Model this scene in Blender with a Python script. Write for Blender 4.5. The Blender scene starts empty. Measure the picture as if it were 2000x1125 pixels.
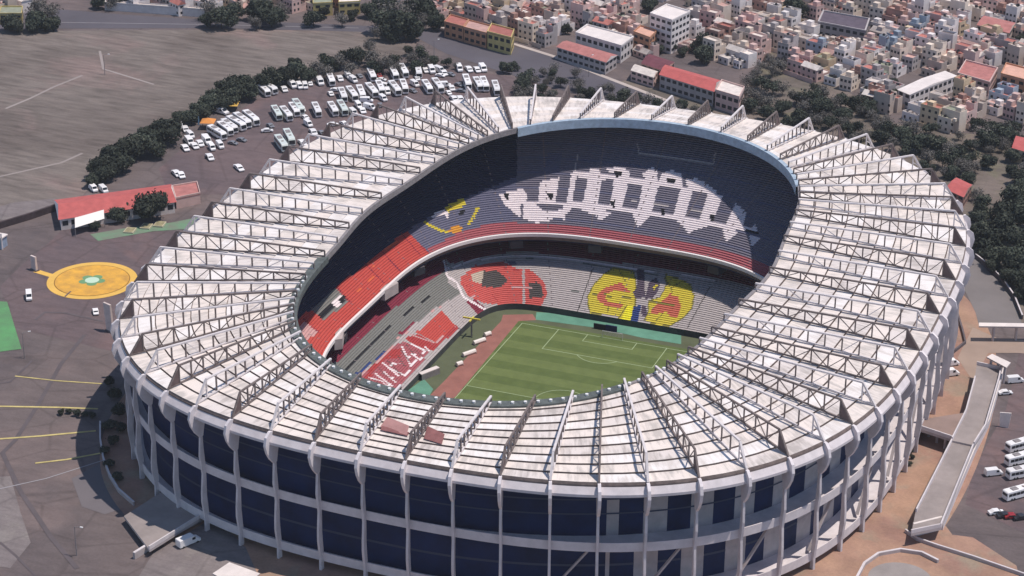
import bpy, math, random
import numpy as np
from mathutils import Matrix, Vector
random.seed(7); rng = np.random.default_rng(7)
scene = bpy.context.scene
COL = scene.collection
R_ = math.radians

# ------------------------------------------------------------------ camera
# solved from the pitch markings and the roof outline
P3 = [225.4943, -630.8834, 340.5578, -0.368, 0.4305, 0.0068, 4427.5229, 91.625, -25.4575, 2.435, 1.1916, 45.4685, 143.1229, -12.1977, -6.4197, 1.0842, 41.4662, -2.892, 7.3128, -0.7275, 1.1217, 5.9447, 6.0967, 2.6622]
CAMP = np.array(P3[:3]); YAW, PIT, ROLL, FPX = P3[3:7]
_F = np.array([math.sin(YAW)*math.cos(PIT), math.cos(YAW)*math.cos(PIT), -math.sin(PIT)])
_R = np.array([math.cos(YAW), -math.sin(YAW), 0.0]); _U = np.cross(_R, _F)
R2 = math.cos(ROLL)*_R + math.sin(ROLL)*_U; U2 = -math.sin(ROLL)*_R + math.cos(ROLL)*_U
cam = bpy.data.cameras.new('camera'); camo = bpy.data.objects.new('camera', cam); COL.objects.link(camo)
M = Matrix(((R2[0], U2[0], -_F[0], CAMP[0]), (R2[1], U2[1], -_F[1], CAMP[1]), (R2[2], U2[2], -_F[2], CAMP[2]), (0, 0, 0, 1)))
camo.matrix_world = M
cam.sensor_width = 36; cam.lens = FPX/2000*36; cam.clip_start = 1; cam.clip_end = 9000
scene.camera = camo
scene.render.resolution_x = 1024; scene.render.resolution_y = 576

# ------------------------------------------------------------------ world, sun, exposure
SUN_AZ, SUN_EL = 74.0, 68.5            # azimuth clockwise from +Y
world = bpy.data.worlds.new("World"); scene.world = world; world.use_nodes = True
nt = world.node_tree; nt.nodes.clear()
sky = nt.nodes.new('ShaderNodeTexSky'); sky.sky_type = 'NISHITA'; sky.sun_disc = False
sky.sun_elevation = R_(SUN_EL); sky.sun_rotation = R_(SUN_AZ); sky.altitude = 2200; sky.dust_density = 1.0
bg = nt.nodes.new('ShaderNodeBackground'); bg.inputs[1].default_value = 0.095
wo = nt.nodes.new('ShaderNodeOutputWorld'); nt.links.new(sky.outputs[0], bg.inputs[0]); nt.links.new(bg.outputs[0], wo.inputs[0])
sl = bpy.data.lights.new('sun', 'SUN'); so = bpy.data.objects.new('sun', sl); COL.objects.link(so)
sl.energy = 2.75; sl.angle = R_(0.5); sl.color = (1.0, 0.915, 0.85)
sd = Vector((math.sin(R_(SUN_AZ))*math.cos(R_(SUN_EL)), math.cos(R_(SUN_AZ))*math.cos(R_(SUN_EL)), math.sin(R_(SUN_EL))))
so.rotation_euler = sd.to_track_quat('Z', 'Y').to_euler(); so.location = (300, 0, 400)
scene.view_settings.view_transform = 'Standard'; scene.view_settings.look = 'None'
scene.view_settings.exposure = 0.46; scene.view_settings.gamma = 1.0

# ------------------------------------------------------------------ helpers
def G(x, y, z=0.0):
    """point of the photograph (2000 px wide) -> world point at height z"""
    d = _F + R2*(x-1000)/FPX - U2*(y-562.5)/FPX
    return CAMP + d*(z-CAMP[2])/d[2]
def PX(X):
    d = np.asarray(X, float)-CAMP; z = d@_F
    return np.stack([1000+FPX*(d@R2)/z, 562.5-FPX*(d@U2)/z], -1)
def lin(c):
    c = c/255.0
    return c/12.92 if c <= 0.04045 else ((c+0.055)/1.055)**2.4
KB = 1.05
def B(r, g, b, k=KB):   # base colour of something that looks r,g,b in the sun
    return tuple(min(0.85, lin(v)*k) for v in (r, g, b))
MATS = {}
def mat(name, c, rough=0.85, var=0.0, scale=1.0, metal=0.0, c2=None, det=4.0, stretch=None, rand=0.0, spec=0.3, rot=0.0, bump=0.0):
    if name in MATS: return MATS[name]
    m = bpy.data.materials.new(name); m.use_nodes = True; n = m.node_tree; L = n.links
    p = n.nodes['Principled BSDF']; p.inputs['Roughness'].default_value = rough; p.inputs['Metallic'].default_value = metal
    p.inputs['Specular IOR Level'].default_value = spec
    p.inputs['Base Color'].default_value = (*c, 1)
    src = None
    if var > 0:
        tc = n.nodes.new('ShaderNodeTexCoord'); mp = n.nodes.new('ShaderNodeMapping')
        L.new(tc.outputs['Object'], mp.inputs[0])
        if stretch: mp.inputs['Scale'].default_value = stretch
        mp.inputs['Rotation'].default_value = (0, 0, rot)
        nz = n.nodes.new('ShaderNodeTexNoise'); nz.inputs['Scale'].default_value = scale; nz.inputs['Detail'].default_value = det
        nz.inputs['Roughness'].default_value = 0.62
        L.new(mp.outputs[0], nz.inputs['Vector'])
        cr = n.nodes.new('ShaderNodeValToRGB'); cr.color_ramp.elements[0].position = 0.34; cr.color_ramp.elements[1].position = 0.66
        ca = c2 if c2 else tuple(v*(1-var) for v in c); cb = tuple(min(0.9, v*(1+var*0.6)) for v in c)
        cr.color_ramp.elements[0].color = (*ca, 1); cr.color_ramp.elements[1].color = (*cb, 1)
        L.new(nz.outputs[0], cr.inputs[0]); src = cr.outputs[0]
        if bump:
            bp = n.nodes.new('ShaderNodeBump'); bp.inputs['Strength'].default_value = bump; bp.inputs['Distance'].default_value = 0.3
            L.new(nz.outputs[0], bp.inputs['Height']); L.new(bp.outputs[0], p.inputs['Normal'])
    if rand > 0:
        oi = n.nodes.new('ShaderNodeObjectInfo'); hs = n.nodes.new('ShaderNodeHueSaturation')
        mr = n.nodes.new('ShaderNodeMapRange'); mr.inputs[3].default_value = 1-rand; mr.inputs[4].default_value = 1+rand
        L.new(oi.outputs['Random'], mr.inputs[0]); L.new(mr.outputs[0], hs.inputs['Value'])
        if src: L.new(src, hs.inputs['Color'])
        else: hs.inputs['Color'].default_value = (*c, 1)
        src = hs.outputs[0]
    if src: L.new(src, p.inputs['Base Color'])
    MATS[name] = m; return m

def gmat(name, cols, s1=0.012, s2=0.09, streak=(1, 3, 1), rot=0.6, crack=True, rough=.96, lowk=.80):
    """weathered open ground: broad blotches, streaks, fine speckle and repair seams"""
    m = bpy.data.materials.new(name); m.use_nodes = True; n = m.node_tree; L = n.links; p = n.nodes['Principled BSDF']
    p.inputs['Roughness'].default_value = rough; p.inputs['Specular IOR Level'].default_value = .2
    tc = n.nodes.new('ShaderNodeTexCoord')
    def noise(sc, det, st=(1, 1, 1), r=0, dist=0.0):
        mp = n.nodes.new('ShaderNodeMapping'); mp.inputs['Scale'].default_value = st; mp.inputs['Rotation'].default_value = (0, 0, r); L.new(tc.outputs['Object'], mp.inputs[0])
        z = n.nodes.new('ShaderNodeTexNoise'); z.inputs['Scale'].default_value = sc; z.inputs['Detail'].default_value = det; z.inputs['Roughness'].default_value = .6; z.inputs['Distortion'].default_value = dist
        L.new(mp.outputs[0], z.inputs['Vector']); return z.outputs[0]
    def ramp(src, a, b, p0=.4, p1=.6):
        r = n.nodes.new('ShaderNodeValToRGB'); r.color_ramp.elements[0].position = p0; r.color_ramp.elements[1].position = p1
        r.color_ramp.elements[0].color = (*a, 1); r.color_ramp.elements[1].color = (*b, 1); L.new(src, r.inputs[0]); return r.outputs[0]
    def mix(f, a, b, mode='MIX'):
        x = n.nodes.new('ShaderNodeMix'); x.data_type = 'RGBA'; x.blend_type = mode
        if hasattr(f, 'links'): L.new(f, x.inputs[0])
        else: x.inputs[0].default_value = f
        for k, q in ((6, a), (7, b)):
            if hasattr(q, 'links'): L.new(q, x.inputs[k])
            else: x.inputs[k].default_value = (*q, 1)
        return x.outputs[2]
    g0, g1 = (0, 0, 0), (1, 1, 1)
    c = mix(ramp(noise(s1, 5, dist=.6), g0, g1, .42, .6), cols[0], cols[1])
    c = mix(ramp(noise(s1*1.9, 4, dist=.4), g0, g1, .52, .66), c, cols[2])
    c = mix(ramp(noise(s2, 9, streak, rot, .3), (lowk,)*3, (1.0,)*3, .36, .62), g0, g1) if False else mix(1.0, c, ramp(noise(s2, 9, streak, rot, .3), (lowk,)*3, (1.0,)*3, .34, .62), 'MULTIPLY')
    c = mix(1.0, c, ramp(noise(1.1, 5), (.88,)*3, (1.0,)*3, .35, .6), 'MULTIPLY')
    if crack:
        v = n.nodes.new('ShaderNodeTexVoronoi'); v.feature = 'DISTANCE_TO_EDGE'; v.inputs['Scale'].default_value = .045; v.inputs['Randomness'].default_value = .9; L.new(tc.outputs['Object'], v.inputs['Vector'])
        c = mix(1.0, c, ramp(v.outputs['Distance'], (.84,)*3, (1.0,)*3, .008, .03), 'MULTIPLY')
    L.new(c, p.inputs['Base Color']); MATS[name] = m; return m

class MB:
    """collects faces; build() links them as ONE mesh object"""
    def __init__(s): s.v = []; s.f = []; s.m = []; s.mats = []
    def mi(s, m):
        if m not in s.mats: s.mats.append(m)
        return s.mats.index(m)
    def poly(s, pts, m, flip=False):
        i = len(s.v); s.v += [tuple(map(float, p)) for p in pts]
        idx = list(range(i, i+len(pts))); s.f.append(idx[::-1] if flip else idx); s.m.append(s.mi(m))
    def hexa(s, b, t, m, mt=None):      # b,t: bottom and top loops (same count)
        n = len(b); i = len(s.v); s.v += [tuple(map(float, p)) for p in b]+[tuple(map(float, p)) for p in t]
        k = s.mi(m); kt = s.mi(mt) if mt else k
        s.f.append([i+j for j in range(n)][::-1]); s.m.append(k)
        s.f.append([i+n+j for j in range(n)]); s.m.append(kt)
        for j in range(n):
            a, c = i+j, i+(j+1) % n; s.f.append([a, c, c+n, a+n]); s.m.append(k)
    def prism(s, xy, z0, z1, m, mt=None):
        a = 0
        for j in range(len(xy)):
            x0, y0 = xy[j][:2]; x1, y1 = xy[(j+1) % len(xy)][:2]; a += x0*y1-x1*y0
        if a < 0: xy = xy[::-1]
        s.hexa([(p[0], p[1], z0) for p in xy], [(p[0], p[1], z1) for p in xy], m, mt)
    def box(s, x0, x1, y0, y1, z0, z1, m, mt=None):
        s.prism([(x0, y0), (x1, y0), (x1, y1), (x0, y1)], z0, z1, m, mt)
    def bar(s, a, b, w, h, m, up=(0, 0, 1)):
        a = Vector(a); b = Vector(b); d = (b-a)
        if d.length < 1e-6: return
        d.normalize(); u = Vector(up); x = d.cross(u)
        if x.length < 1e-4: x = d.cross(Vector((1, 0, 0)))
        x.normalize(); y = x.cross(d); x *= w/2; y *= h/2
        s.hexa([a-x-y, a+x-y, a+x+y, a-x+y], [b-x-y, b+x-y, b+x+y, b-x+y], m)
    def cyl(s, c, r, z0, z1, m, n=12, r1=None, mt=None):
        r1 = r if r1 is None else r1
        s.hexa([(c[0]+r*math.cos(2*math.pi*k/n), c[1]+r*math.sin(2*math.pi*k/n), z0) for k in range(n)],
               [(c[0]+r1*math.cos(2*math.pi*k/n), c[1]+r1*math.sin(2*math.pi*k/n), z1) for k in range(n)], m, mt)
    def wheel(s, x, y, z, r, w, m, n=12):
        i = len(s.v)
        a = [(x+r*math.cos(2*math.pi*k/n), y-w/2, z+r*math.sin(2*math.pi*k/n)) for k in range(n)]
        b = [(p[0], y+w/2, p[2]) for p in a]; s.hexa(a[::-1], b[::-1], m)
    def mesh(s, name):
        me = bpy.data.meshes.new(name); me.from_pydata(s.v, [], s.f)
        for m in s.mats: me.materials.append(m)
        me.polygons.foreach_set('material_index', s.m); me.update(); return me
    def build(s, name, parent=None, bevel=0):
        o = bpy.data.objects.new(name, s.mesh(name)); COL.objects.link(o)
        if parent: o.parent = parent
        if bevel:
            b = o.modifiers.new('bevel', 'BEVEL'); b.width = bevel; b.segments = 2; b.limit_method = 'ANGLE'
        return o
def tag(o, label=None, cat=None, group=None, kind=None):
    if label: o['label'] = label
    if cat: o['category'] = cat
    if group: o['group'] = group
    if kind: o['kind'] = kind
    return o
def empty(name, loc=(0, 0, 0), rz=0.0):
    o = bpy.data.objects.new(name, None); COL.objects.link(o); o.location = [float(v) for v in loc]; o.rotation_euler = (0, 0, rz)
    o.empty_display_size = 0.5; return o
def copy_tree(o, parent=None):
    c = o.copy(); COL.objects.link(c)
    if parent: c.parent = parent
    for ch in CH.get(o.name, [x for x in bpy.data.objects if x.parent == o]): copy_tree(ch, c)
    return c
CH = {}
def freeze(o):   # remember children so that copying stays fast
    CH[o.name] = list(o.children)
    for c in o.children: freeze(c)
ORD = ['first', 'second', 'third', 'fourth', 'fifth', 'sixth', 'seventh', 'eighth', 'ninth', 'tenth', 'eleventh', 'twelfth', 'thirteenth', 'fourteenth', 'fifteenth', 'sixteenth', 'seventeenth', 'eighteenth', 'nineteenth']
TENS = {2: 'twent', 3: 'thirt', 4: 'fort', 5: 'fift', 6: 'sixt'}
def ordinal(n):
    if n < 20: return ORD[n-1]
    t, u = divmod(n, 10)
    return TENS[t]+'ieth' if u == 0 else TENS[t]+'y-'+ORD[u-1]
def inpoly(P, poly):
    x, y = P[:, 0], P[:, 1]; r = np.zeros(len(P), bool); n = len(poly)
    for i in range(n):
        x0, y0 = poly[i]; x1, y1 = poly[(i+1) % n]
        if y0 == y1: continue
        c = ((y0 > y) != (y1 > y)) & (x < (x1-x0)*(y-y0)/(y1-y0)+x0); r ^= c
    return r
def cr(pts, x0, y0, s): return [(x0+a/s, y0+b/s) for a, b in pts]

# ------------------------------------------------------------------ stadium outline (polar series about its centre)
IN = P3[7:11]; ZI = P3[11]; OU = P3[12:16]; ZO = P3[16]; CX, CY = P3[17], P3[18]; OU[0] -= 1.8; IX, IY = CX+P3[19], CY+P3[20]
def rad(c, t): return sum(c[k]*np.cos(2*k*t) for k in range(len(c)))
def outer(t, off=0.0): r = rad(OU, t)+off; return np.array([CX+r*math.cos(t), CY+r*math.sin(t)])
def inner(t, off=0.0): r = rad(IN, t)+off; return np.array([IX+r*math.cos(t), IY+r*math.sin(t)])
FR = [79.7, -6.27, -4.56, .64]    # front edge of the upper tier
def front(t, off=0.0): r = rad(FR, t)+off; return np.array([CX+r*math.cos(t), CY+r*math.sin(t)])
TT = np.linspace(0, 2*np.pi, 2881)
def arc_tab(fn):
    p = np.array([fn(t) for t in TT]); L = np.r_[0, np.cumsum(np.hypot(*(p[1:]-p[:-1]).T))]; return L/L[-1]*64
AO = arc_tab(lambda t: outer(t, -4.2)); AI = arc_tab(inner)
def t_out(u): return float(np.interp(u % 64, AO, TT))
def t_in(u): return float(np.interp(u % 64, AI, TT))
uA = [0.99, 2.9, 4.97, 6.8, 8.86, 10.74, 12.61, 14.55, 16.54, 18.55, 20.42, 22.4, 24.35, 26.3, 28.25, 30.23, 32.3, 34.15, 36.09, 38.1, 40.0, 41.85, 43.7, 45.63, 47.62, 49.52, 51.45, 53.3, 55.3, 57.29, 59.21, 61.1]
uA.append(63.05)
TR = []
for j in range(33):
    a = uA[j]; b = uA[j+1] if j < 32 else uA[0]+64
    TR += [(a, 'A'), ((a+b)/2, 'B')]
def shift(u): return 1.2*math.sin((u-48)*math.pi/8)

# ------------------------------------------------------------------ materials
def rmat(name, c, dirt):
    """weathered roof sheet: blotches of dirt plus streaks running down towards the outer edge"""
    m = bpy.data.materials.new(name); m.use_nodes = True; n = m.node_tree; L = n.links; p = n.nodes['Principled BSDF']; p.inputs['Roughness'].default_value = .65; p.inputs['Specular IOR Level'].default_value = .3
    tc = n.nodes.new('ShaderNodeTexCoord'); sx = n.nodes.new('ShaderNodeSeparateXYZ'); L.new(tc.outputs['Object'], sx.inputs[0])
    at = n.nodes.new('ShaderNodeMath'); at.operation = 'ARCTAN2'; L.new(sx.outputs[1], at.inputs[0]); L.new(sx.outputs[0], at.inputs[1])
    ln = n.nodes.new('ShaderNodeVectorMath'); ln.operation = 'LENGTH'; L.new(tc.outputs['Object'], ln.inputs[0])
    cb = n.nodes.new('ShaderNodeCombineXYZ'); m1 = n.nodes.new('ShaderNodeMath'); m1.operation = 'MULTIPLY'; m1.inputs[1].default_value = 90; L.new(at.outputs[0], m1.inputs[0])
    m2 = n.nodes.new('ShaderNodeMath'); m2.operation = 'MULTIPLY'; m2.inputs[1].default_value = .10; L.new(ln.outputs['Value'], m2.inputs[0]); L.new(m1.outputs[0], cb.inputs[0]); L.new(m2.outputs[0], cb.inputs[1])
    z1 = n.nodes.new('ShaderNodeTexNoise'); z1.inputs['Scale'].default_value = 1.3; z1.inputs['Detail'].default_value = 5; L.new(cb.outputs[0], z1.inputs['Vector'])
    z2 = n.nodes.new('ShaderNodeTexNoise'); z2.inputs['Scale'].default_value = .16; z2.inputs['Detail'].default_value = 8; L.new(tc.outputs['Object'], z2.inputs['Vector'])
    ad = n.nodes.new('ShaderNodeMath'); ad.operation = 'MULTIPLY_ADD'; ad.inputs[1].default_value = .5; L.new(z1.outputs[0], ad.inputs[0]); hf = n.nodes.new('ShaderNodeMath'); hf.operation = 'MULTIPLY'; hf.inputs[1].default_value = .5
    L.new(z2.outputs[0], hf.inputs[0]); L.new(hf.outputs[0], ad.inputs[2])
    r = n.nodes.new('ShaderNodeValToRGB'); r.color_ramp.elements[0].position = .40; r.color_ramp.elements[1].position = .54; r.color_ramp.elements[0].color = (*dirt, 1); r.color_ramp.elements[1].color = (*c, 1)
    L.new(ad.outputs[0], r.inputs[0]); L.new(r.outputs[0], p.inputs['Base Color']); MATS[name] = m; return m
white = rmat('roof_sheet', B(228, 217, 208), B(192, 184, 177))
white2 = rmat('roof_sheet_grey', B(218, 209, 203), B(180, 172, 166))
white3 = rmat('roof_sheet_pale', B(234, 227, 223), B(208, 200, 194))
gap = mat('roof_purlin', B(128, 114, 108), 0.9, 0.25, 0.5)
steelw = mat('white_painted_steel', B(216, 208, 206), 0.5, 0.12, 0.6)
steeld = mat('brown_steel', B(120, 108, 104), 0.7, 0.3, 0.8)
steelg = mat('grey_steel', B(140, 134, 134), 0.6, 0.2, 0.8)
conc = mat('concrete', B(178, 168, 166), 0.9, 0.16, 0.25, det=8)
concw = mat('pale_concrete', B(208, 200, 200), 0.85, 0.12, 0.3, det=8)
concd = mat('dark_concrete', B(98, 90, 92), 0.9, 0.25, 0.3, det=8)
dark = mat('dark_opening', (0.012, 0.013, 0.02), 0.6)
shade_navy = mat('shaded_soffit', (0.02, 0.04, 0.11), 0.9, 0.2, 0.2)  # shade under the tier painted into the soffit colour
rimblue = mat('pale_blue_rim', B(165, 182, 196), 0.6, 0.18, 0.5)
rimgrey = mat('green_grey_rim', B(92, 98, 96), 0.7, 0.3, 0.6)
lampw = mat('lamp_glass', B(228, 228, 225), 0.3)

def pstruct(name, pts, z, m, label=None):
    b = MB(); w = [G(x, y, 0) for x, y in pts]
    a = sum(w[i][0]*w[(i+1) % len(w)][1]-w[(i+1) % len(w)][0]*w[i][1] for i in range(len(w)))
    if a < 0: w = w[::-1]
    b.poly([(p[0], p[1], z) for p in w], m); o = b.build(name); tag(o, kind='structure', label=label); return o
def pline(b, pts, wid, z, m, world=False):
    w = [np.array(p[:2], float) if world else G(p[0], p[1], 0)[:2] for p in pts]
    for i in range(len(w)-1):
        d = w[i+1]-w[i]; L = np.hypot(*d)
        if L < 1e-6: continue
        d /= L; n = np.array([-d[1], d[0]])*wid/2
        q = [w[i]-n-d*wid*.2, w[i+1]-n+d*wid*.2, w[i+1]+n+d*wid*.2, w[i]+n-d*wid*.2]
        b.poly([(p[0], p[1], z+.004*i) for p in q], m)

# ------------------------------------------------------------------ ground
asph = gmat('worn_asphalt', [B(114, 103, 101), B(101, 92, 92), B(124, 110, 107)])
g = MB(); rings = [None]; N = 144
prof = [[outer(2*np.pi*k/N, -16) for k in range(N)]]
for Rr in (200, 400, 1500, 5000):
    prof.append([np.array([CX+Rr*math.cos(2*np.pi*k/N), CY+Rr*math.sin(2*np.pi*k/N)]) for k in range(N)])
for a, b in zip(prof[:-1], prof[1:]):
    for k in range(N):
        k2 = (k+1) % N; g.poly([(*a[k], 0), (*b[k], 0), (*b[k2], 0), (*a[k2], 0)], asph)
tag(g.build('ground'), kind='structure')
lot = gmat('dry_lot', [B(130, 120, 113), B(112, 102, 96), B(142, 124, 118)], .011, .06, (1, 6, 1), 1.1, False, lowk=.62)
pstruct('dirt_lot', [(-160, 62), (110, 60), (420, 58), (700, 60), (822, 72), (800, 110), (735, 118), (620, 142), (505, 182), (400, 228), (345, 262), (250, 320), (190, 345), (160, 385), (112, 408), (0, 437), (-160, 470)], 0.03, lot)
b = MB(); trk = mat('tyre_track', B(152, 142, 137), 0.98, 0.1, 0.05)
pline(b, [(12, 212), (60, 192), (105, 170), (160, 148)], 1.4, 0.09, trk)
pline(b, [(195, 100), (202, 135), (300, 165)], 1.2, 0.09, trk)
pline(b, [(0, 345), (120, 318), (160, 300)], 1.3, 0.09, trk)
tag(b.build('vehicle_track'), kind='structure')
road = mat('road_asphalt', B(92, 88, 94), 0.9, 0.14, 0.03, det=8)
ROAD = [(-150, 22), (110, 18), (260, 30), (420, 40), (560, 44), (700, 50), (800, 54), (870, 62), (960, 80), (1040, 100), (1110, 122), (1180, 152), (1280, 190), (1420, 238), (1560, 290), (1540, 315), (1400, 268), (1200, 205), (1060, 166), (960, 134), (870, 104), (815, 74), (700, 62), (420, 55), (110, 56), (-150, 60)]
pstruct('avenue', ROAD, 0.06, road)
b = MB(); line = mat('road_paint', B(150, 146, 148), 0.8)
pline(b, [(120, 44), (400, 48), (700, 55)], 0.5, 0.1, line)
tag(b.build('road_marking'), kind='structure')
pav = mat('pavement_grey', B(182, 170, 162), 0.95, 0.14, 0.08, det=8)
b = MB()
for a0, a1 in (([(840, 48), (920, 66), (1010, 88), (1080, 110), (1180, 150), (1300, 196)], 2.4),):
    w = [G(x, y)[:2] for x, y in a0]
    for i in range(len(w)-1):
        d = w[i+1]-w[i]; d /= np.hypot(*d); n = np.array([-d[1], d[0]])*a1/2
        b.prism([w[i]-n, w[i+1]-n, w[i+1]+n, w[i]+n], 0.0, 0.14, pav)
tag(b.build('pavement'), kind='structure')

# terracotta apron round the stadium
apron = gmat('terracotta_paving', [B(176, 142, 120), B(160, 126, 112), B(158, 140, 122)], .03, .12, (1, 1, 1), 0, False)
b = MB(); N = 192
def apr(t):
    x = math.cos(t); y = math.sin(t)
    e = 6+13*max(0, math.cos(t+0.35))**1.3+9*max(0, -y)**3
    return e
for k in range(N):
    t0, t1 = 2*np.pi*k/N, 2*np.pi*(k+1)/N
    a, c = outer(t0, -15.9), outer(t1, -15.9); d, e = outer(t1, apr(t1)), outer(t0, apr(t0))
    b.poly([(*a, .08), (*e, .08), (*d, .08), (*c, .08)], apron)
tag(b.build('terracotta_apron'), kind='structure')
side = gmat('purple_asphalt', [B(114, 99, 99), B(104, 92, 94), B(122, 102, 101)], .02, .12)
pstruct('forecourt', [(130, 440), (250, 455), (380, 450), (330, 520), (270, 640), (235, 690), (30, 640), (0, 560), (40, 520), (100, 470)], 0.03, side)
pstruct('coach_park', [(360, 285), (420, 245), (510, 190), (620, 160), (700, 150), (840, 132), (1005, 150), (1003, 200), (950, 240), (700, 260), (560, 330), (480, 380), (330, 380), (310, 330)], 0.03, side)
pstruct('truck_yard', [(1885, 985), (2100, 1090), (2100, 640), (1990, 690), (1965, 800), (1900, 920)], 0.03, side)
oc = mat('court_paving', B(122, 116, 114), 0.95, 0.12, 0.06, det=8)
pstruct('oval_court', [(1870, 470), (1905, 506), (1945, 545), (1980, 590), (1996, 632), (1912, 636), (1905, 610), (1880, 560), (1850, 520)], 0.11, oc)
tan = mat('sandy_paving', B(160, 140, 126), 0.95, 0.15, 0.05, det=8)
pstruct('sandy_path', [(1900, 640), (1950, 662), (2100, 668), (2100, 700), (1990, 690), (1930, 690), (1900, 745), (1870, 700)], 0.13, tan)
pstruct('plaza_walk', [(1700, 1030), (1790, 950), (1860, 1045), (1900, 1050), (1985, 1105), (2000, 1160), (1600, 1160), (1640, 1080)], 0.1, apron)
park = gmat('park_earth', [B(128, 116, 108), B(108, 100, 92), B(118, 112, 96)], .03, .15, crack=False)
pstruct('park_ground', [(1190, 165), (1250, 150), (1420, 205), (1460, 165), (1510, 95), (1570, 150), (1650, 175), (1745, 240), (1850, 258), (2010, 270), (2100, 300), (2100, 620), (1995, 630), (1950, 545), (1880, 470), (1850, 380), (1750, 300), (1500, 270), (1200, 215)], 0.045, park)

# painted lines and patches of the left forecourt
yl = mat('yellow_line', B(196, 180, 118), 0.8, 0.25, 0.3); tar = mat('tar_seam', B(96, 88, 90), 0.95, 0.15, 0.1)
for pts, wd in (([(-60, 793), (110, 796), (190, 799)], .9), ([(-60, 862), (80, 852), (186, 842)], .9), ([(30, 735), (110, 744), (200, 750)], .6), ([(70, 905), (130, 898), (195, 886)], .8)):
    b = MB(); pline(b, pts, wd, 0.12, yl); tag(b.build('painted_line'), kind='structure')
b = MB()
pline(b, [(165, 655), (120, 710), (75, 790), (30, 860), (5, 885)], 1.5, 0.09, tar)
pline(b, [(5, 885), (40, 960), (100, 1050), (150, 1110)], 1.5, 0.095, tar)
pline(b, [(70, 625), (88, 610), (130, 612), (200, 628)], .9, 0.1, tar)
pline(b, [(0, 1060), (30, 1085), (70, 1125)], .8, 0.1, tar)
pline(b, [(-10, 750), (20, 746), (48, 720), (62, 705)], .9, 0.1, tar)
pline(b, [(0, 955), (90, 935), (200, 900)], .5, 0.1, line)
tag(b.build('tar_seam'), kind='structure')
palea = gmat('pale_patch', [B(136, 127, 125), B(126, 117, 116), B(140, 132, 128)], .03, .15)
pstruct('pale_asphalt', [(140, 935), (196, 905), (215, 960), (250, 990), (205, 1005), (160, 990)], 0.07, mat('grey_patch', B(108, 102, 104), .95, .1, .05))
pstruct('pale_asphalt', [(-40, 935), (20, 930), (40, 1000), (60, 1060), (20, 1110), (-60, 1100)], 0.07, palea)
pstruct('pale_asphalt', [(30, 395), (110, 388), (112, 410), (40, 425), (-60, 440), (-60, 420)], 0.07, palea)
gcourt = mat('green_paint', B(88, 146, 92), 0.9, 0.25, 0.12, det=12, c2=B(92, 128, 92))
gc2 = mat('green_turf', B(100, 132, 104), 0.95, 0.3, 0.16, det=12, c2=B(118, 122, 108))
pstruct('green_court', [(-20, 588), (14, 590), (42, 682), (-20, 690)], 0.12, gcourt)
pstruct('green_strip', [(176, 458), (240, 447), (330, 436), (386, 425), (378, 447), (300, 452), (192, 471)], 0.12, gc2)

# yellow roundel painted on the forecourt
yc = G(180, 548); b = MB(); yel = mat('yellow_paint', B(216, 164, 66), 0.9, 0.22, 0.22, det=12, c2=B(190, 144, 72)); yel2 = mat('pale_yellow_paint', B(222, 178, 88), 0.85, 0.1, 0.2)
def disc(b, c, r, z, m, n=64, sq=1.0): b.poly([(c[0]+r*math.cos(2*math.pi*k/n), c[1]+r*sq*math.sin(2*math.pi*k/n), z) for k in range(n)], m)
RY = 16.2
disc(b, yc, RY, 0.10, yel2); disc(b, yc, RY*.84, 0.13, mat('roundel_ring', B(140, 100, 48), .9)); disc(b, yc, RY*.82, 0.16, yel)
pline(b, [(72, 530), (105, 540)], 2.6, 0.085, yel2); pline(b, [(127, 580), (138, 570)], .6, 0.19, tar)
for k in range(5):
    a = math.radians(72*k+10); disc(b, (yc[0]+3.0*math.cos(a), yc[1]+3.0*math.sin(a)), 1.9, 0.19, mat('emblem_green', B(110, 150, 108), .9), 12)
disc(b, yc, 2.6, 0.22, mat('emblem_white', B(190, 215, 190), .9), 16)
tag(b.build('painted_roundel'), kind='structure')

# ------------------------------------------------------------------ the stadium
ST = empty('stadium', (CX, CY, 0)); tag(ST, 'large oval football stadium with a pale roof carried by radial steel trusses', 'stadium')
STI = Matrix.Translation(Vector((-CX, -CY, 0)))
def part(b, name, parent=None, label=None):
    p = parent or ST
    ox, oy = (CX, CY)
    b.v = [(v[0]-ox, v[1]-oy, v[2]) for v in b.v]
    o = b.build(name, p)
    if label: o['label'] = label
    return o
def ring(b, fa, za, fb, zb, m, n=384, flip=False):
    for k in range(n):
        t0, t1 = 2*np.pi*k/n, 2*np.pi*(k+1)/n; mm = m(k) if callable(m) else m
        a, c, d, e = (*fa(t0), za), (*fa(t1), za), (*fb(t1), zb), (*fb(t0), zb)
        b.poly([a, e, d, c], mm, flip)
def solid_ring(b, fn, o0, o1, z0, z1, m, n=384, mt=None):
    f0 = lambda t: fn(t, o0); f1 = lambda t: fn(t, o1)
    ring(b, f0, z1, f1, z1, mt or m, n); ring(b, f0, z0, f1, z0, m, n, True)
    ring(b, f1, z1, f1, z0, m, n); ring(b, f0, z0, f0, z1, m, n)

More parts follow.
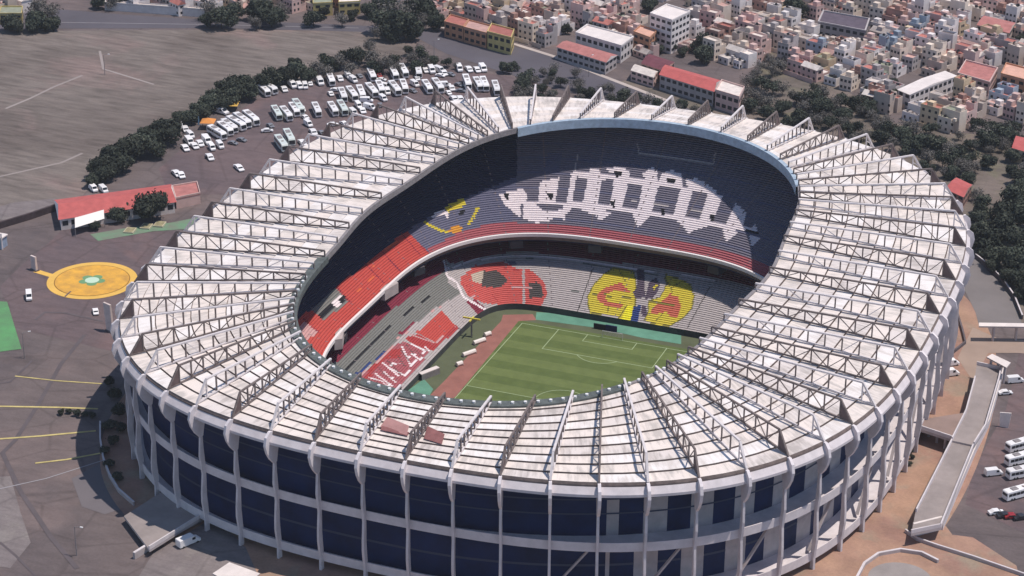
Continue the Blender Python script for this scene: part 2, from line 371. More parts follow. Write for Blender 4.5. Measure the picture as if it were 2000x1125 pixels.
# roof sheets: bays between trusses x ten rings, stepped like shingles, dark purlin gaps
NB = len(TR); ends = []
for u, k in TR:
    o = outer(t_out(u)); i = inner(t_in(u+shift(u))); ends.append((np.array([*o, ZO]), np.array([*i, ZI]), k))
RS = np.linspace(0, 1, 11)
b = MB()
for j in range(NB):
    A0, A1, _ = ends[j]; B0, B1, _ = ends[(j+1) % NB]
    t0 = t_out(TR[j][0]); t1 = t_out(TR[(j+1) % NB][0]);  t1 += 2*math.pi if t1 < t0 else 0
    for r in range(10):
        s0, s1 = RS[r], RS[r+1]; m = [white, white, white3, white2][rng.integers(4)]
        L = np.linalg.norm(A1-A0); e = 0.18/L
        def P_(s, q, dz):
            if q == 0: p = A0+(A1-A0)*s
            elif q == 2: p = B0+(B1-B0)*s
            else:
                mo = outer((t0+t1)/2); ti = (t_in(TR[j][0]+shift(TR[j][0]))); p = (A0+(A1-A0)*s+B0+(B1-B0)*s)/2
                # keep the outline curved: bulge at both ends
                bo = mo-(A0[:2]+B0[:2])/2; p = p.copy(); p[:2] += bo*(1-s)
            return p+np.array([0, 0, dz])
        for q in (0, 1):
            b.poly([P_(s0+e, q, .3), P_(s1-e, q, .0), P_(s1-e, q+1, .0), P_(s0+e, q+1, .3)], m, True)
            b.poly([P_(s1-e, q, .0), P_(s1+e, q, -.3), P_(s1+e, q+1, -.3), P_(s1-e, q+1, .0)], gap, True)
            b.poly([P_(s1+e, q, -.3), P_(s1+e, q, .3), P_(s1+e, q+1, .3), P_(s1+e, q+1, -.3)], gap, True)
        if r == 0:
            for q in (0, 1): b.poly([P_(0, q, -.3), P_(e, q, .3), P_(e, q+1, .3), P_(0, q+1, -.3)], gap, True)
roof = part(b, 'roof', ST, 'pale stained roof sheets between dark purlin gaps')
# rust red repaired sheets
def roofpt(x, y, dz=0.6):
    z = ZO
    for _ in range(30):
        w = G(x, y, z); t = math.atan2(w[1]-CY, w[0]-CX); ro = rad(OU, t); ri = rad(IN, t); r = math.hypot(w[0]-CX, w[1]-CY)
        z = ZO+(ZI-ZO)*min(1, max(0, (ro-r)/(ro-ri)))+dz
    return G(x, y, z)
b = MB(); rust = mat('rust_red_sheet', B(168, 126, 122), 0.8, 0.12, 0.3); rust2 = mat('dark_rust_sheet', B(138, 92, 90), 0.8, 0.2, 0.4)
b.poly([roofpt(*p) for p in cr([(300, 250), (420, 300), (405, 350), (260, 305)], 650, 725, 2.813)][::-1], rust)
b.poly([roofpt(*p) for p in cr([(520, 300), (615, 345), (600, 400), (500, 370)], 650, 725, 2.813)][::-1], rust2)
b.poly([roofpt(*p) for p in cr([(270, 300), (420, 335), (410, 355), (262, 322)], 650, 725, 2.813)][::-1], rust2)
part(b, 'patched_sheet', roof, 'rust red repaired roof sheets')
# fascia round the outer edge, sloped outward to catch the sun
b = MB(); ring(b, lambda t: outer(t, .1), 40.5, lambda t: outer(t, 1.5), 38.8, concw); ring(b, lambda t: outer(t, 1.5), 38.8, lambda t: outer(t, 1.5), 38.0, concw)
ring(b, lambda t: outer(t, 1.5), 38.0, lambda t: outer(t, -.6), 38.0, concd); solid_ring(b, outer, -.5, .1, 40.4, 41.1, gap)
part(b, 'fascia')
# inner rim
b = MB(); n = 384
for k in range(n):
    t0, t1 = 2*np.pi*k/n, 2*np.pi*(k+1)/n; tm = (t0+t1)/2
    far = R_(52) < tm < R_(119)
    near = R_(212) < tm < R_(300)
    m1 = rimblue if far else (rimgrey if near else steelg)
    wd = 2.2 if near else .5; wi_ = -1.2 if (near or far) else -.5
    i0, i1, o0, o1 = inner(t0, wi_), inner(t1, wi_), inner(t0, wd), inner(t1, wd); zt = ZI+.55; zb = ZI-(2.8 if far else 1.5)
    b.poly([(*i0, zt), (*o0, zt), (*o1, zt), (*i1, zt)], m1)
    b.poly([(*i0, zb), (*i0, zt), (*i1, zt), (*i1, zb)], m1)
    b.poly([(*o0, zb), (*o0, zt), (*o1, zt), (*o1, zb)], m1, True)
    b.poly([(*i0, zb), (*o0, zb), (*o1, zb), (*i1, zb)], m1, True)
rim = part(b, 'roof_rim', ST, 'ring beam round the roof opening')
for q, (t0, cnt) in enumerate(((R_(222), 52),)):
    for k in range(cnt):
        t = t0+R_(1.75)*k; p = inner(t, 0.5); b = MB(); b.cyl((p[0], p[1]), .5, ZI+.55, ZI+1.1, lampw, 8, .5, lampw)
        part(b, 'floodlight', rim)

# trusses ------------------------------------------------------------
def truss(j):
    O, I, kind = ends[j]; O = O.copy(); I = I.copy(); O[2] += .6; I[2] += .7
    d = I-O; L = np.linalg.norm(d); d /= L; H = lambda s: 6.1*(1-s)+1.9*s
    main = steelw if kind == 'A' else steeld
    b = MB(); P0 = lambda s: O+d*L*s; up = np.array([0, 0, 1.0]); P1 = lambda s: P0(s)+up*H(s)
    side = np.cross(d, up); side /= np.linalg.norm(side)
    e = 4.3/L; ss = [e+(1-e)*k/10 for k in range(11)]
    post = steeld
    b.bar(P0(0), P0(1), .46, .42, main)
    b.bar(P1(ss[0]), P1(1), .62 if kind == 'A' else .5, .5, main)
    b.bar(P1(ss[0]), O+np.array([0, 0, -.3]), .62 if kind == 'A' else .5, .5, main)     # raking end strut
    for k, s in enumerate(ss):
        b.bar(P0(s), P1(s), .46, .38, post if k else main)
        if k < 10:
            a, c = (P0(s), P1(ss[k+1])) if k % 2 else (P1(s), P0(ss[k+1]))
            if kind == 'B' or k % 5 == 2: b.bar(a, c, .2 if kind == 'A' else .25, .22, steelw if kind == 'A' else main)
    o = part(b, 'roof_truss', ST, 'white painted roof truss with dark posts' if kind == 'A' else 'dark brown open lattice roof truss')
    if kind == 'A':
        b = MB(); a = P0(e*.62)+up*.2; b.bar(a, O+d*.3+up*.2, .3, .3, steelw); b.bar(P1(ss[0]), P0(e*.3)+up*.1, .25, .25, steelw)
        w = side*.08; q = [P0(0)+up*.05, P0(ss[0])+up*.05, P1(ss[0])*.45+P0(ss[0])*.55, P0(0)*.55+P1(ss[0])*.0+P0(ss[0])*.45+up*1.7]
        b.bar(q[3], P0(ss[0])+up*3, .3, .3, steelw)
        part(b, 'end_frame', o)
    else:
        b = MB(); w = side*.09; q = [P0(.15/L)+up*.2, P0(ss[0])+up*.2, P1(ss[0])-up*.1]
        b.hexa([p-w for p in q], [p+w for p in q], mat('rusty_plate', B(104, 88, 86), .8, .2, .4)); part(b, 'end_plate', o)
for j in range(NB): truss(j)

# columns with bracket heads ------------------------------------------
def rib(b, u, prof, th, m):
    t = t_out(u); p0 = outer(t); n = np.array([math.cos(t), math.sin(t)])
    # direction of the truss in plan
    s = np.array([-n[1], n[0]])*th/2
    lo = [(*(p0+n*r-s), z) for r, z in prof]; hi = [(*(p0+n*r+s), z) for r, z in prof]
    b.hexa(lo, hi, m)
COLP = [(-2.0, 0), (-.5, 0), (-.6, 4), (.1, 10), (.0, 13), (-.6, 19), (.1, 25), (-.4, 31), (-.1, 36), (-1.2, 36), (-1.3, 28), (-1.8, 20), (-1.6, 12), (-2.0, 6)]
HEAD = [(-.3, 31.2), (1.2, 33.0), (2.5, 35.4), (3.2, 38.0), (2.6, 40.4), (1.0, 41.7), (-2.6, 41.4), (-2.4, 36.5), (-1.4, 31.5)]
for j, (u, k) in enumerate(TR):
    b = MB(); rib(b, u, COLP, .72, concw); o = part(b, 'column', ST)
    b = MB(); rib(b, u, HEAD, .86, mat('bracket_white', B(222, 214, 214), .8, .1, .4)); part(b, 'bracket', o)
# raking beams under the upper tier
RAK = [(-6, 36.5), (-3.4, 36.5), (-3.4, 33.5), (-14, 21.5), (-14, 24)]

# concourse slabs and walls -------------------------------------------
def gallery(z, o0, o1, par, name):
    b = MB(); solid_ring(b, outer, o0, o1, z-.9, z, concw); solid_ring(b, outer, o1-.3, o1, z, z+par, concw)
    return part(b, name)
gallery(20.2, -15, -1.7, 1.9, 'upper_gallery'); gallery(3.6, -15, -1.5, 1.9, 'lower_gallery')
dwall = mat('facade_shade_blue', (0.006, 0.018, 0.075), 0.5, 0.35, 0.12, det=6, spec=.15)  # facade shade put into the wall colour
b = MB(); n = NB*12
def wo(t, e=0.0): q = min(1, max(0, (math.cos(t)-.05)/.5)); return outer(t, -4.8-5.0*q*q*(3-2*q)+e)
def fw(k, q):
    t = 2*np.pi*k/n; dm = mat('dim_band', (.05, .06, .10), .8); return dwall if math.cos(t) < .42 or (k//2) % 6 in (q, q+1, q+2) else conc  # pale concrete on the sunlit side, painted shade elsewhere
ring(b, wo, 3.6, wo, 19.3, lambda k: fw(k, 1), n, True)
ring(b, lambda t: wo(t, .12), 10.5, lambda t: wo(t, .12), 11.2, lambda k: mat('dim_band', (.05, .06, .10), .8) if fw(k, 1) is not conc else conc, n, True)
ring(b, lambda t: outer(t, -5.5), 0, lambda t: outer(t, -5.5), 2.7, lambda k: dark if k % 4 == 1 else concd, n, True)
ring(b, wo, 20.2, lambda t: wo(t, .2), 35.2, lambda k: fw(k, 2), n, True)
for zz in (27.0, 31.5): ring(b, lambda t: wo(t, .3), zz, lambda t: wo(t, .3), zz+.45, mat('dim_band', (.05, .06, .10), .8), n, True)
part(b, 'facade_wall')
for u, k in TR[::2]:     # people ramps and braces seen between the columns
    if math.cos(t_out(u)) < .25: continue
    b = MB(); t = t_out(u); t1 = t_out(u+.8)
    a = outer(t, -3.6); c = outer(t1, -3.6); b.bar((*a, 4.6), (*c, 19.2), .9, .5, conc); part(b, 'brace')

# ------------------------------------------------------------------ seating
def seats(name, lo, hi, zlo, zhi, nrow, nseg, painter, base, label):
    """stepped terrace between two outlines; the colour of every seat block comes from painter"""
    T = np.linspace(0, 2*np.pi, nseg+1)[:-1]
    a = np.array([lo(t) for t in T]); c = np.array([hi(t) for t in T])
    V = []; F = []; C = []
    for r in range(nrow+1):
        s = r/nrow; p = a+(c-a)*s
        z0 = zlo+(zhi-zlo)*max(0, (r-1))/nrow if r else zlo; z1 = zlo+(zhi-zlo)*r/nrow
        V.append(np.c_[p, np.full(nseg, z0)]); V.append(np.c_[p, np.full(nseg, z1)])
    V = np.concatenate(V)
    idx = np.arange(nseg); nx = (idx+1) % nseg
    for r in range(nrow):
        l1 = (2*r+1)*nseg; l2 = (2*r+2)*nseg; l3 = (2*r+3)*nseg
        tread = np.stack([idx+l1, idx+l2, nx+l2, nx+l1], 1); riser = np.stack([idx+l2, idx+l3, nx+l3, nx+l2], 1)
        cen = (V[idx+l1]+V[nx+l1]+V[idx+l2]+V[nx+l2])/4
        F.append(tread); F.append(riser); C.append(cen); C.append(cen)
    F = np.concatenate(F); C = np.concatenate(C)
    rowi = np.repeat(np.arange(nrow), 2*nseg); segi = np.tile(np.concatenate([idx, idx]), nrow)
    mi, mats = painter(C, rowi, segi, base)
    me = bpy.data.meshes.new(name); me.from_pydata(V.tolist(), [], F.tolist())
    for m in mats: me.materials.append(m)
    me.polygons.foreach_set('material_index', mi.tolist()); me.update()
    for v in me.vertices: v.co.x -= CX; v.co.y -= CY
    o = bpy.data.objects.new(name, me); COL.objects.link(o); o.parent = ST; o['label'] = label
    return o
def sm(n, r, g, b_): return mat('seat_'+n, B(r, g, b_), 0.8, 0.10, 0.9, det=3)
S_red = sm('red', 186, 80, 72); S_red2 = sm('deep_red', 168, 66, 66); S_pk = sm('pink', 164, 92, 98); S_dr = sm('crimson', 128, 48, 66); S_gp = sm('slate', 113, 109, 121)
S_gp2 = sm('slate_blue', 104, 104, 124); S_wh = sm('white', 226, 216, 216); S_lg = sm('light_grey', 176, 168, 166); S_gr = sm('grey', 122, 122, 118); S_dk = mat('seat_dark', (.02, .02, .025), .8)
S_ye = sm('yellow', 202, 186, 66); S_or = sm('orange', 206, 150, 60); S_salmon = sm('salmon', 194, 92, 86); S_dg = sm('dark_grey', 84, 78, 76); S_bl = sm('blue', 50, 68, 120)
S_cr = sm('cream', 190, 176, 160); S_vi = sm('violet_grey', 92, 80, 94); S_br = sm('brick', 190, 104, 84); S_ol = sm('olive', 128, 120, 60); S_by = sm('bright_yellow', 228, 220, 50)
S_lb = sm('pale_pink', 196, 156, 154); S_or2 = sm('orange_red', 206, 104, 72)
S_shade = sm('shade_navy', 44, 50, 76); S_ai = sm('aisle', 128, 118, 120)
def paint(layers):
    def f(C, rowi, segi, base):
        mats = []
        def mi(m):
            if m not in mats: mats.append(m)
            return mats.index(m)
        out = np.array([mi(m) for m in base(rowi, segi, C)]) if callable(base) else np.full(len(C), mi(base))
        px = PX(C)
        ai = mi(S_ai); out[(segi % 40 == 0) & (rowi > 2)] = ai
        vis = C[:, 1] > CY-60
        for poly, m in layers:
            k = inpoly(px, poly) & vis
            out[k] = mi(m)
        out[(segi % 40 == 0) & (rowi % 3 == 1)] = ai
        return out, mats
    return f
def stroke(pts, w):
    out = []
    for (x0, y0), (x1, y1) in zip(pts[:-1], pts[1:]):
        L = math.hypot(x1-x0, y1-y0) or 1; nx, ny = -(y1-y0)/L*w/2, (x1-x0)/L*w/2
        out.append([(x0-nx, y0-ny), (x1-nx, y1-ny), (x1+nx, y1+ny), (x0+nx, y0+ny)])
    return out
cA = lambda p: cr(p, 960, 300, 6.25); cB = lambda p: cr(p, 1220, 300, 4.687); cC = lambda p: cr(p, 780, 370, 4.167); cD = lambda p: cr(p, 560, 420, 3.75)
cE = lambda p: cr(p, 1100, 490, 6.617); cF = lambda p: cr(p, 660, 560, 4.89)
UP = []
# left block: roof shade painted on the back seats, red seats below
UP += [([(560, 660), (500, 500), (800, 200), (1010, 240), (1010, 345), (885, 398), (790, 455), (660, 560), (575, 632)], S_shade)]
UP += [([(520, 760), (540, 660), (578, 630), (660, 560), (787, 458), (850, 505), (660, 700), (600, 780)], S_red)]
for q in range(7):
    x0, y0 = 612+q*27, 640-q*22
UP += [(cD([(500, 530), (700, 690), (640, 750), (430, 570)]), S_red)]
UP += [(p, S_dr) for s_ in (cD([(570, 350), (715, 500)]), cD([(690, 260), (835, 415)]), cD([(130, 765), (250, 870)]), cD([(370, 530), (470, 640)]), cC([(10, 350), (175, 540)])) for p in stroke(s_, 1.6)]
UP += [(p, S_or2) for s_ in (cD([(420, 560), (560, 430), (640, 370)]), cD([(470, 590), (640, 450)]), cD([(600, 360), (690, 300)]), cD([(720, 260), (830, 180)]), cD([(430, 620), (560, 530)])) for p in stroke(s_, 1.5)]
UP += [(cD([(190, 700), (360, 530), (460, 640), (270, 770)]), S_gr), (cD([(80, 830), (130, 775), (230, 860), (150, 920)]), S_lb),
       (cD([(240, 740), (330, 650), (350, 670), (260, 765)]), S_dk), (cD([(330, 640), (400, 590), (420, 640), (360, 680)]), S_wh), (cD([(380, 620), (430, 590), (440, 630), (400, 650)]), S_dk)]
# slate block with the round emblem
UP += [([(795, 452), (850, 505), (905, 470), (1000, 440), (1010, 345), (885, 398)], S_gp2), ([(850, 505), (835, 488), (890, 458), (960, 436), (1010, 432), (1010, 470), (880, 520)], S_pk)]
for a in (cC([(200, 262), (260, 300), (330, 335), (400, 350)]),): UP += [(p, S_ye) for p in stroke(a, 5)]
UP += [(cC([(400, 345), (420, 318), (500, 295), (525, 325), (450, 365)]), S_or)] + [(p, S_ye) for p in stroke(cC([(560, 290), (600, 235), (640, 150)]), 6)]
UP += [(cC([(370, 150), (440, 105), (530, 80), (545, 130), (400, 190)]), S_ye), (cC([(250, 220), (365, 165), (400, 190), (400, 250), (370, 205), (270, 235)]), S_wh), (cC([(480, 190), (540, 170), (520, 215), (490, 220)]), S_dk)]
for a in [[(90, 500), (380, 430), (430, 500), (430, 590), (540, 610), (560, 640), (700, 700), (870, 690), (900, 600), (980, 620), (970, 700), (900, 740), (890, 820), (840, 780), (740, 800), (700, 830), (600, 830), (570, 860), (520, 840), (450, 820), (390, 790), (350, 780), (170, 640)],
          [(590, 350), (830, 290), (780, 600), (570, 590)], [(970, 280), (1040, 280), (980, 610), (915, 600)], [(1180, 290), (1350, 300), (1290, 640), (1110, 620)], [(1500, 310), (1670, 340), (1590, 700), (1430, 660)],
          [(930, 270), (1000, 225), (1400, 250), (1760, 290), (1760, 350), (1180, 305)], [(1190, 225), (1200, 190), (1335, 190), (1335, 240)], [(1370, 170), (1620, 180), (1690, 230), (1690, 275), (1590, 280), (1460, 240)],
          [(430, 585), (1300, 605), (1760, 675), (1760, 725), (1300, 690), (430, 625)], [(1060, 660), (1300, 680), (1290, 770), (1120, 700)], [(1290, 700), (1490, 710), (1330, 830), (1300, 800)]]: UP.append((cA(a), S_wh))
UP += [(cA([(540, 620), (880, 620), (850, 690), (700, 705), (600, 680)]), S_gp)]
UP += [(cA([(355, 620), (385, 620), (390, 800), (360, 790)]), S_gp), (cA([(430, 490), (585, 490), (580, 520), (430, 520)]), S_gp)]
for a in [[(0, 215), (300, 250), (560, 305), (740, 310), (800, 320), (860, 370), (780, 372), (530, 332), (300, 305), (0, 272)], [(0, 150), (50, 180), (45, 210), (0, 205)], [(160, 185), (250, 130), (300, 160), (300, 245), (190, 235)],
          [(315, 230), (350, 180), (430, 155), (510, 190), (525, 280), (470, 295), (330, 275)], [(560, 300), (560, 240), (650, 230), (770, 290), (770, 315)], [(170, 270), (310, 290), (245, 545), (115, 520)],
          [(70, 555), (245, 560), (125, 675), (100, 640)], [(510, 320), (625, 340), (545, 600), (440, 590)], [(760, 370), (895, 395), (830, 560), (800, 640), (685, 600)], [(1010, 460), (1110, 540), (1080, 685), (915, 670)],
          [(0, 490), (450, 560), (750, 610), (1200, 690), (1210, 722), (900, 692), (440, 612), (0, 542)], [(440, 590), (850, 640), (680, 690), (610, 715), (580, 745), (555, 690)], [(890, 680), (1045, 720), (930, 812), (915, 770)],
          [(1130, 745), (1245, 780), (1160, 862), (1150, 810)], [(1150, 700), (1190, 650), (1215, 722)]]: UP.append((cB(a), S_wh))
for a in (cA([(150, 500), (210, 500), (210, 575), (190, 575)]), cA([(670, 500), (750, 500), (745, 575), (710, 560)]), cA([(1440, 575), (1505, 575), (1500, 670), (1465, 640)]), cA([(1490, 225), (1595, 230), (1590, 290), (1510, 285)]),
          cB([(385, 225), (465, 230), (460, 285), (390, 270)]), cB([(325, 495), (370, 500), (360, 570), (340, 560)]), cB([(770, 555), (820, 560), (815, 625), (790, 620)])): UP.append((a, S_dk))
UP += [(p, S_lg) for s_ in (cA([(0, 610), (150, 590)]), cA([(440, 480), (960, 500)]), cA([(1300, 535), (1760, 590)]), cB([(0, 430), (110, 440)]), cB([(260, 460), (470, 490)]), cB([(600, 515), (700, 530)])) for p in stroke(s_, 1.3)]
UP += [(p, S_dk) for p in stroke(cB([(1000, 690), (1240, 735)]), 2.4)]
UP += [(p, S_lg) for p in stroke(cA([(1060, 0), (1010, 230)]), 2.2)] + [(cA([(690, 0), (870, 0), (820, 240), (640, 220)]), S_gp2)]
UP += [(p, S_lg) for s_ in ([(1245, 282), (1248, 300), (1392, 322), (1396, 300)],) for p in stroke(s_, 3)]
def up_base(rowi, segi, C):
    far = C[:, 1] > CY+20
    out = []
    for r, c in zip(rowi, C):
        if 0: pass
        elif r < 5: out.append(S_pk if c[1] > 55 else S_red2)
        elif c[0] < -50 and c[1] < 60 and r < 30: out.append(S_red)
        elif c[0] < -50 and c[1] < 60: out.append(S_shade)  # back rows coloured as roof shade
        else: out.append(S_gp if (r % 7) else S_gp2)
    return out
ZF, ZB = 12.0, 37.0
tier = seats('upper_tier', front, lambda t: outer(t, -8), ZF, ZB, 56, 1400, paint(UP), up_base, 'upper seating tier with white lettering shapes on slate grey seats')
b = MB()
ring(b, front, 9.6, lambda t: outer(t, -4.2), 34.6, shade_navy, 384, True)
ring(b, lambda t: front(t, -.9), 12.7, lambda t: front(t, 0.0), 12.7, mat('parapet_white', B(232, 226, 224), .8)); ring(b, lambda t: front(t, -.9), 11.5, lambda t: front(t, -.9), 12.7, mat('parapet_white', B(232, 226, 224), .8))
ring(b, lambda t: front(t, 0), 12.7, lambda t: front(t, 0), 12.0, concw); ring(b, lambda t: front(t, -.9), 11.5, lambda t: front(t, .3), 9.6, concd, 384, True)
part(b, 'tier_front', ST, 'white parapet along the front of the upper tier')
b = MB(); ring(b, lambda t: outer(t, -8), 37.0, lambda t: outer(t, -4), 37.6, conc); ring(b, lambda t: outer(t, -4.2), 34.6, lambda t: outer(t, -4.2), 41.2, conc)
ring(b, lambda t: outer(t, -4.1), 34.6, lambda t: outer(t, -4.1), 41.2, shade_navy, 384, True); part(b, 'back_wall')

def sup(ax, ay, n, cx=0.0, cy=3.0):
    def f(t):
        c, s = math.cos(t), math.sin(t); r = 1/((abs(c)/ax)**n+(abs(s)/ay)**n)**(1/n)
        return np.array([cx+r*c, cy+r*s])
    return f
LO = sup(50.2, 61.5, 7, -.5, 3); HI = sup(79, 99, 3.6, -2, 6)
ZL0, ZL1 = -6.6, 5.6
LP = []
LP += [([(860, 480), (1500, 480), (1500, 700), (1300, 700), (950, 640), (895, 590), (872, 545)], S_lg)]
LP += [([(865, 500), (1020, 440), (1520, 500), (1470, 560), (1370, 538), (1255, 520), (1150, 506), (1012, 490), (880, 516)], S_dr)]
LP += [(p, S_wh) for p in stroke([(874, 526), (930, 508), (1012, 500), (1150, 512), (1180, 517), (1290, 533), (1370, 545), (1460, 566)], 3.2)]
LP += [(p, S_gr) for p in stroke([(1028, 505), (1150, 517), (1290, 538), (1375, 551)], 1.6)]
LP += [(cC([(500, 720), (620, 620), (840, 590), (970, 650), (1080, 660), (1180, 760), (1205, 850), (1150, 955), (960, 945), (700, 930), (560, 870), (500, 770)]), S_salmon)]
LP += [(cC([(670, 670), (780, 655), (820, 680), (885, 740), (820, 800), (670, 795)]), S_dg), (cC([(585, 700), (690, 665), (670, 770), (600, 750)]), S_cr), (cC([(1050, 770), (1120, 755), (1155, 780), (1175, 875), (1060, 885)]), S_dg),
       (cC([(870, 580), (950, 590), (960, 620), (900, 620)]), S_gp2)]
LP += [(p, S_lg) for p in stroke(cC([(940, 570), (1010, 650), (1015, 950)]), 5)] + [(p, S_lb) for s_ in (cC([(580, 880), (760, 820), (920, 800), (1200, 800)]),) for p in stroke(s_, 1.6)]
LP += [(p, S_red2) for s_ in (cC([(500, 780), (580, 790), (560, 860)]), cC([(760, 860), (800, 910)]), cC([(840, 640), (930, 655), (1060, 650)])) for p in stroke(s_, 1.5)]
Y1 = cE([(640, 230), (900, 262), (940, 400), (930, 700), (880, 910), (730, 900), (720, 860), (640, 830), (350, 810), (320, 700), (320, 580), (400, 430), (520, 310)])
Y2 = cE([(1320, 310), (1550, 390), (1650, 450), (1690, 600), (1660, 740), (1560, 860), (1380, 970), (1230, 965), (1080, 910), (1045, 890), (1100, 800), (1100, 650), (1250, 600), (1310, 500), (1330, 420)])
LP += [(Y1, S_ye), (Y2, S_ye)]
LP += [(p, S_ol) for Y in (Y1, Y2) for p in stroke(Y+[Y[0]], 2.0)]
LP += [(cE([(950, 240), (1045, 240), (1060, 600), (940, 620), (900, 540), (950, 480)]), S_vi), (cE([(1110, 400), (1200, 350), (1255, 440), (1200, 560), (1150, 615), (1050, 625)]), S_vi), (cE([(1150, 460), (1230, 430), (1180, 510)]), S_ye),
       (cE([(430, 560), (560, 470), (740, 410), (865, 530), (640, 520), (560, 560), (545, 640), (790, 690), (740, 735), (560, 720), (450, 640)]), S_br),
       (cE([(1380, 555), (1480, 600), (1520, 720), (1470, 870), (1380, 850), (1330, 790), (1160, 825), (1125, 790), (1200, 700), (1290, 640)]), S_br)]
LP += [(p, S_ol) for s_ in (cE([(710, 240), (800, 390)]), cE([(650, 230), (655, 270)]), cE([(320, 565), (560, 560)]), cE([(560, 590), (930, 610)]), cE([(580, 710), (580, 790)]), cE([(820, 710), (730, 850)]), cE([(1300, 350), (1400, 490), (1410, 560)]), cE([(1400, 480), (1540, 390)]), cE([(1100, 650), (1280, 680), (1600, 750)]), cE([(1280, 820), (1200, 900)])) for p in stroke(s_, 1.8)]
LP += [(cE([(825, 720), (905, 700), (870, 915), (745, 905)]), S_by), (cE([(910, 720), (1005, 700), (965, 935), (865, 915)]), S_bl), (cE([(1010, 720), (1070, 720), (1090, 830), (1040, 860), (1000, 800)]), S_vi)]
LP += [(p, S_dg) for s_ in (cE([(385, 225), (180, 800)]), cE([(1890, 470), (1600, 1000)])) for p in stroke(s_, 1.8)] + [(p, S_gr) for s_ in (cE([(0, 515), (270, 530)]), cE([(1720, 780), (1950, 820)])) for p in stroke(s_, 1.4)]
# left stand
LP += [([(560, 800), (600, 640), (860, 500), (878, 530), (900, 575), (960, 612), (800, 790), (700, 860)], S_lg)]
LP += [([(600, 720), (640, 640), (870, 470), (872, 526), (826, 560), (762, 609), (660, 705), (610, 760)], S_dr)]
LP += [([(660, 705), (762, 609), (826, 560), (872, 526), (876, 556), (803, 603), (762, 636), (672, 726), (640, 750), (620, 740)], S_gr)]
LP += [([(672, 724), (762, 636), (803, 603), (876, 554), (902, 572), (838, 609), (770, 670), (701, 736), (680, 752)], S_gr)]
LP += [(p, S_dk) for p in stroke([(660, 738), (672, 725), (762, 638), (803, 604), (868, 560)], 2.2)]
LP += [(cF([(200, 850), (170, 830), (470, 600), (510, 570)]), S_bl)]
LP += [(cF([(620, 460), (740, 330), (650, 390), (580, 450)]), S_dr)]
LP += [(cF([(750, 440), (990, 225), (1120, 370), (940, 535)]), S_red), (cF([(640, 490), (760, 450), (930, 540), (1130, 370), (1160, 400), (890, 620), (700, 540)]), S_red2)]
LP += [(p, S_lb) for s_ in (cF([(560, 500), (720, 400), (870, 250), (990, 190)]), cF([(200, 860), (400, 700), (560, 545)]), cF([(700, 460), (930, 540), (1120, 380)])) for p in stroke(s_, 2.0)]
LP += [(cF([(1230, 150), (1310, 120), (1450, 240), (1390, 245), (1340, 270)]), S_dr)]
LP += [(cF([(210, 865), (420, 700), (560, 560), (620, 520), (880, 625), (580, 985), (300, 940)]), S_pk), (cF([(330, 760), (450, 670), (520, 600), (600, 590), (600, 680), (460, 690), (300, 870), (220, 900)]), S_red2)]
for s_, w_ in (([(690, 540), (830, 610), (790, 700), (700, 640)], 3.2), ([(610, 560), (700, 760), (760, 700)], 3), ([(640, 690), (760, 640)], 2), ([(540, 700), (500, 780), (640, 850), (690, 790)], 3.2), ([(420, 720), (590, 860)], 3), ([(470, 760), (590, 730)], 2), ([(360, 830), (520, 950)], 3), ([(440, 810), (560, 920)], 2.4), ([(300, 870), (420, 900), (480, 960)], 2.4), ([(530, 860), (480, 960)], 2.4), ([(830, 570), (880, 620)], 3)):
    LP += [(p, S_wh) for p in stroke(cF(s_), w_)]
for s_ in ([(600, 600), (690, 720)], [(740, 600), (800, 660)], [(500, 720), (620, 860)], [(330, 880), (440, 950)], [(470, 700), (560, 800)], [(660, 560), (720, 640)], [(560, 640), (640, 760)], [(380, 760), (470, 860)]): LP += [(p, S_dg) for p in stroke(cF(s_), 1.2)]
LP += [(p, S_wh) for p in stroke([(868, 510), (874, 540), (893, 552), (905, 580), (960, 612)], 4.2)]
low = seats('lower_tier', LO, HI, ZL0, ZL1, 38, 1400, paint(LP), S_lg, 'lower seating tier with a yellow round crest and a red emblem')
b = MB()
LOo = lambda t, o=0: LO(t)+o*np.array([math.cos(t), math.sin(t)])
ring(b, LO, -9, LO, ZL0, mat('pitchside_wall', B(74, 76, 76), .9, .2, .3)); part(b, 'pitchside_wall')
b = MB(); HIo = lambda t: HI(t); ring(b, HIo, ZL1, HIo, 12, mat('concourse_shade', (.03, .03, .045), .9)); part(b, 'concourse_wall')  # shade beneath the overhang painted into this wall
# press boxes hanging under the parapet
for x, y in ((838, 540), (712, 660), (1016, 494), (1158, 497), (1384, 532)):
    w = G(x, y, 8.0); t = math.atan2(w[1]-CY, w[0]-CX); n_ = np.array([math.cos(t), math.sin(t)]); s_ = np.array([-n_[1], n_[0]]); c_ = front(t, 2.2)
    b = MB(); q = [c_-n_*2.4-s_*2.4, c_-n_*2.4+s_*2.4, c_+n_*2.4+s_*2.4, c_+n_*2.4-s_*2.4]; b.prism(q, 6.6, 9.4, mat('press_box_dark', (.03, .035, .05), .6), concd); part(b, 'press_box')
for x, y in ((803, 583), (700, 664)):     # parapet bulges over the touchline
    w = G(x, y, 10.0); t = math.atan2(w[1]-CY, w[0]-CX); n_ = np.array([math.cos(t), math.sin(t)]); s_ = np.array([-n_[1], n_[0]]); c_ = front(t, -1.2)
    b = MB(); q = [c_-n_*.6-s_*4, c_-n_*.6+s_*4, c_+n_*2+s_*5, c_+n_*2-s_*5]; b.prism(q, 8.6, 12.4, conc); part(b, 'camera_platform')

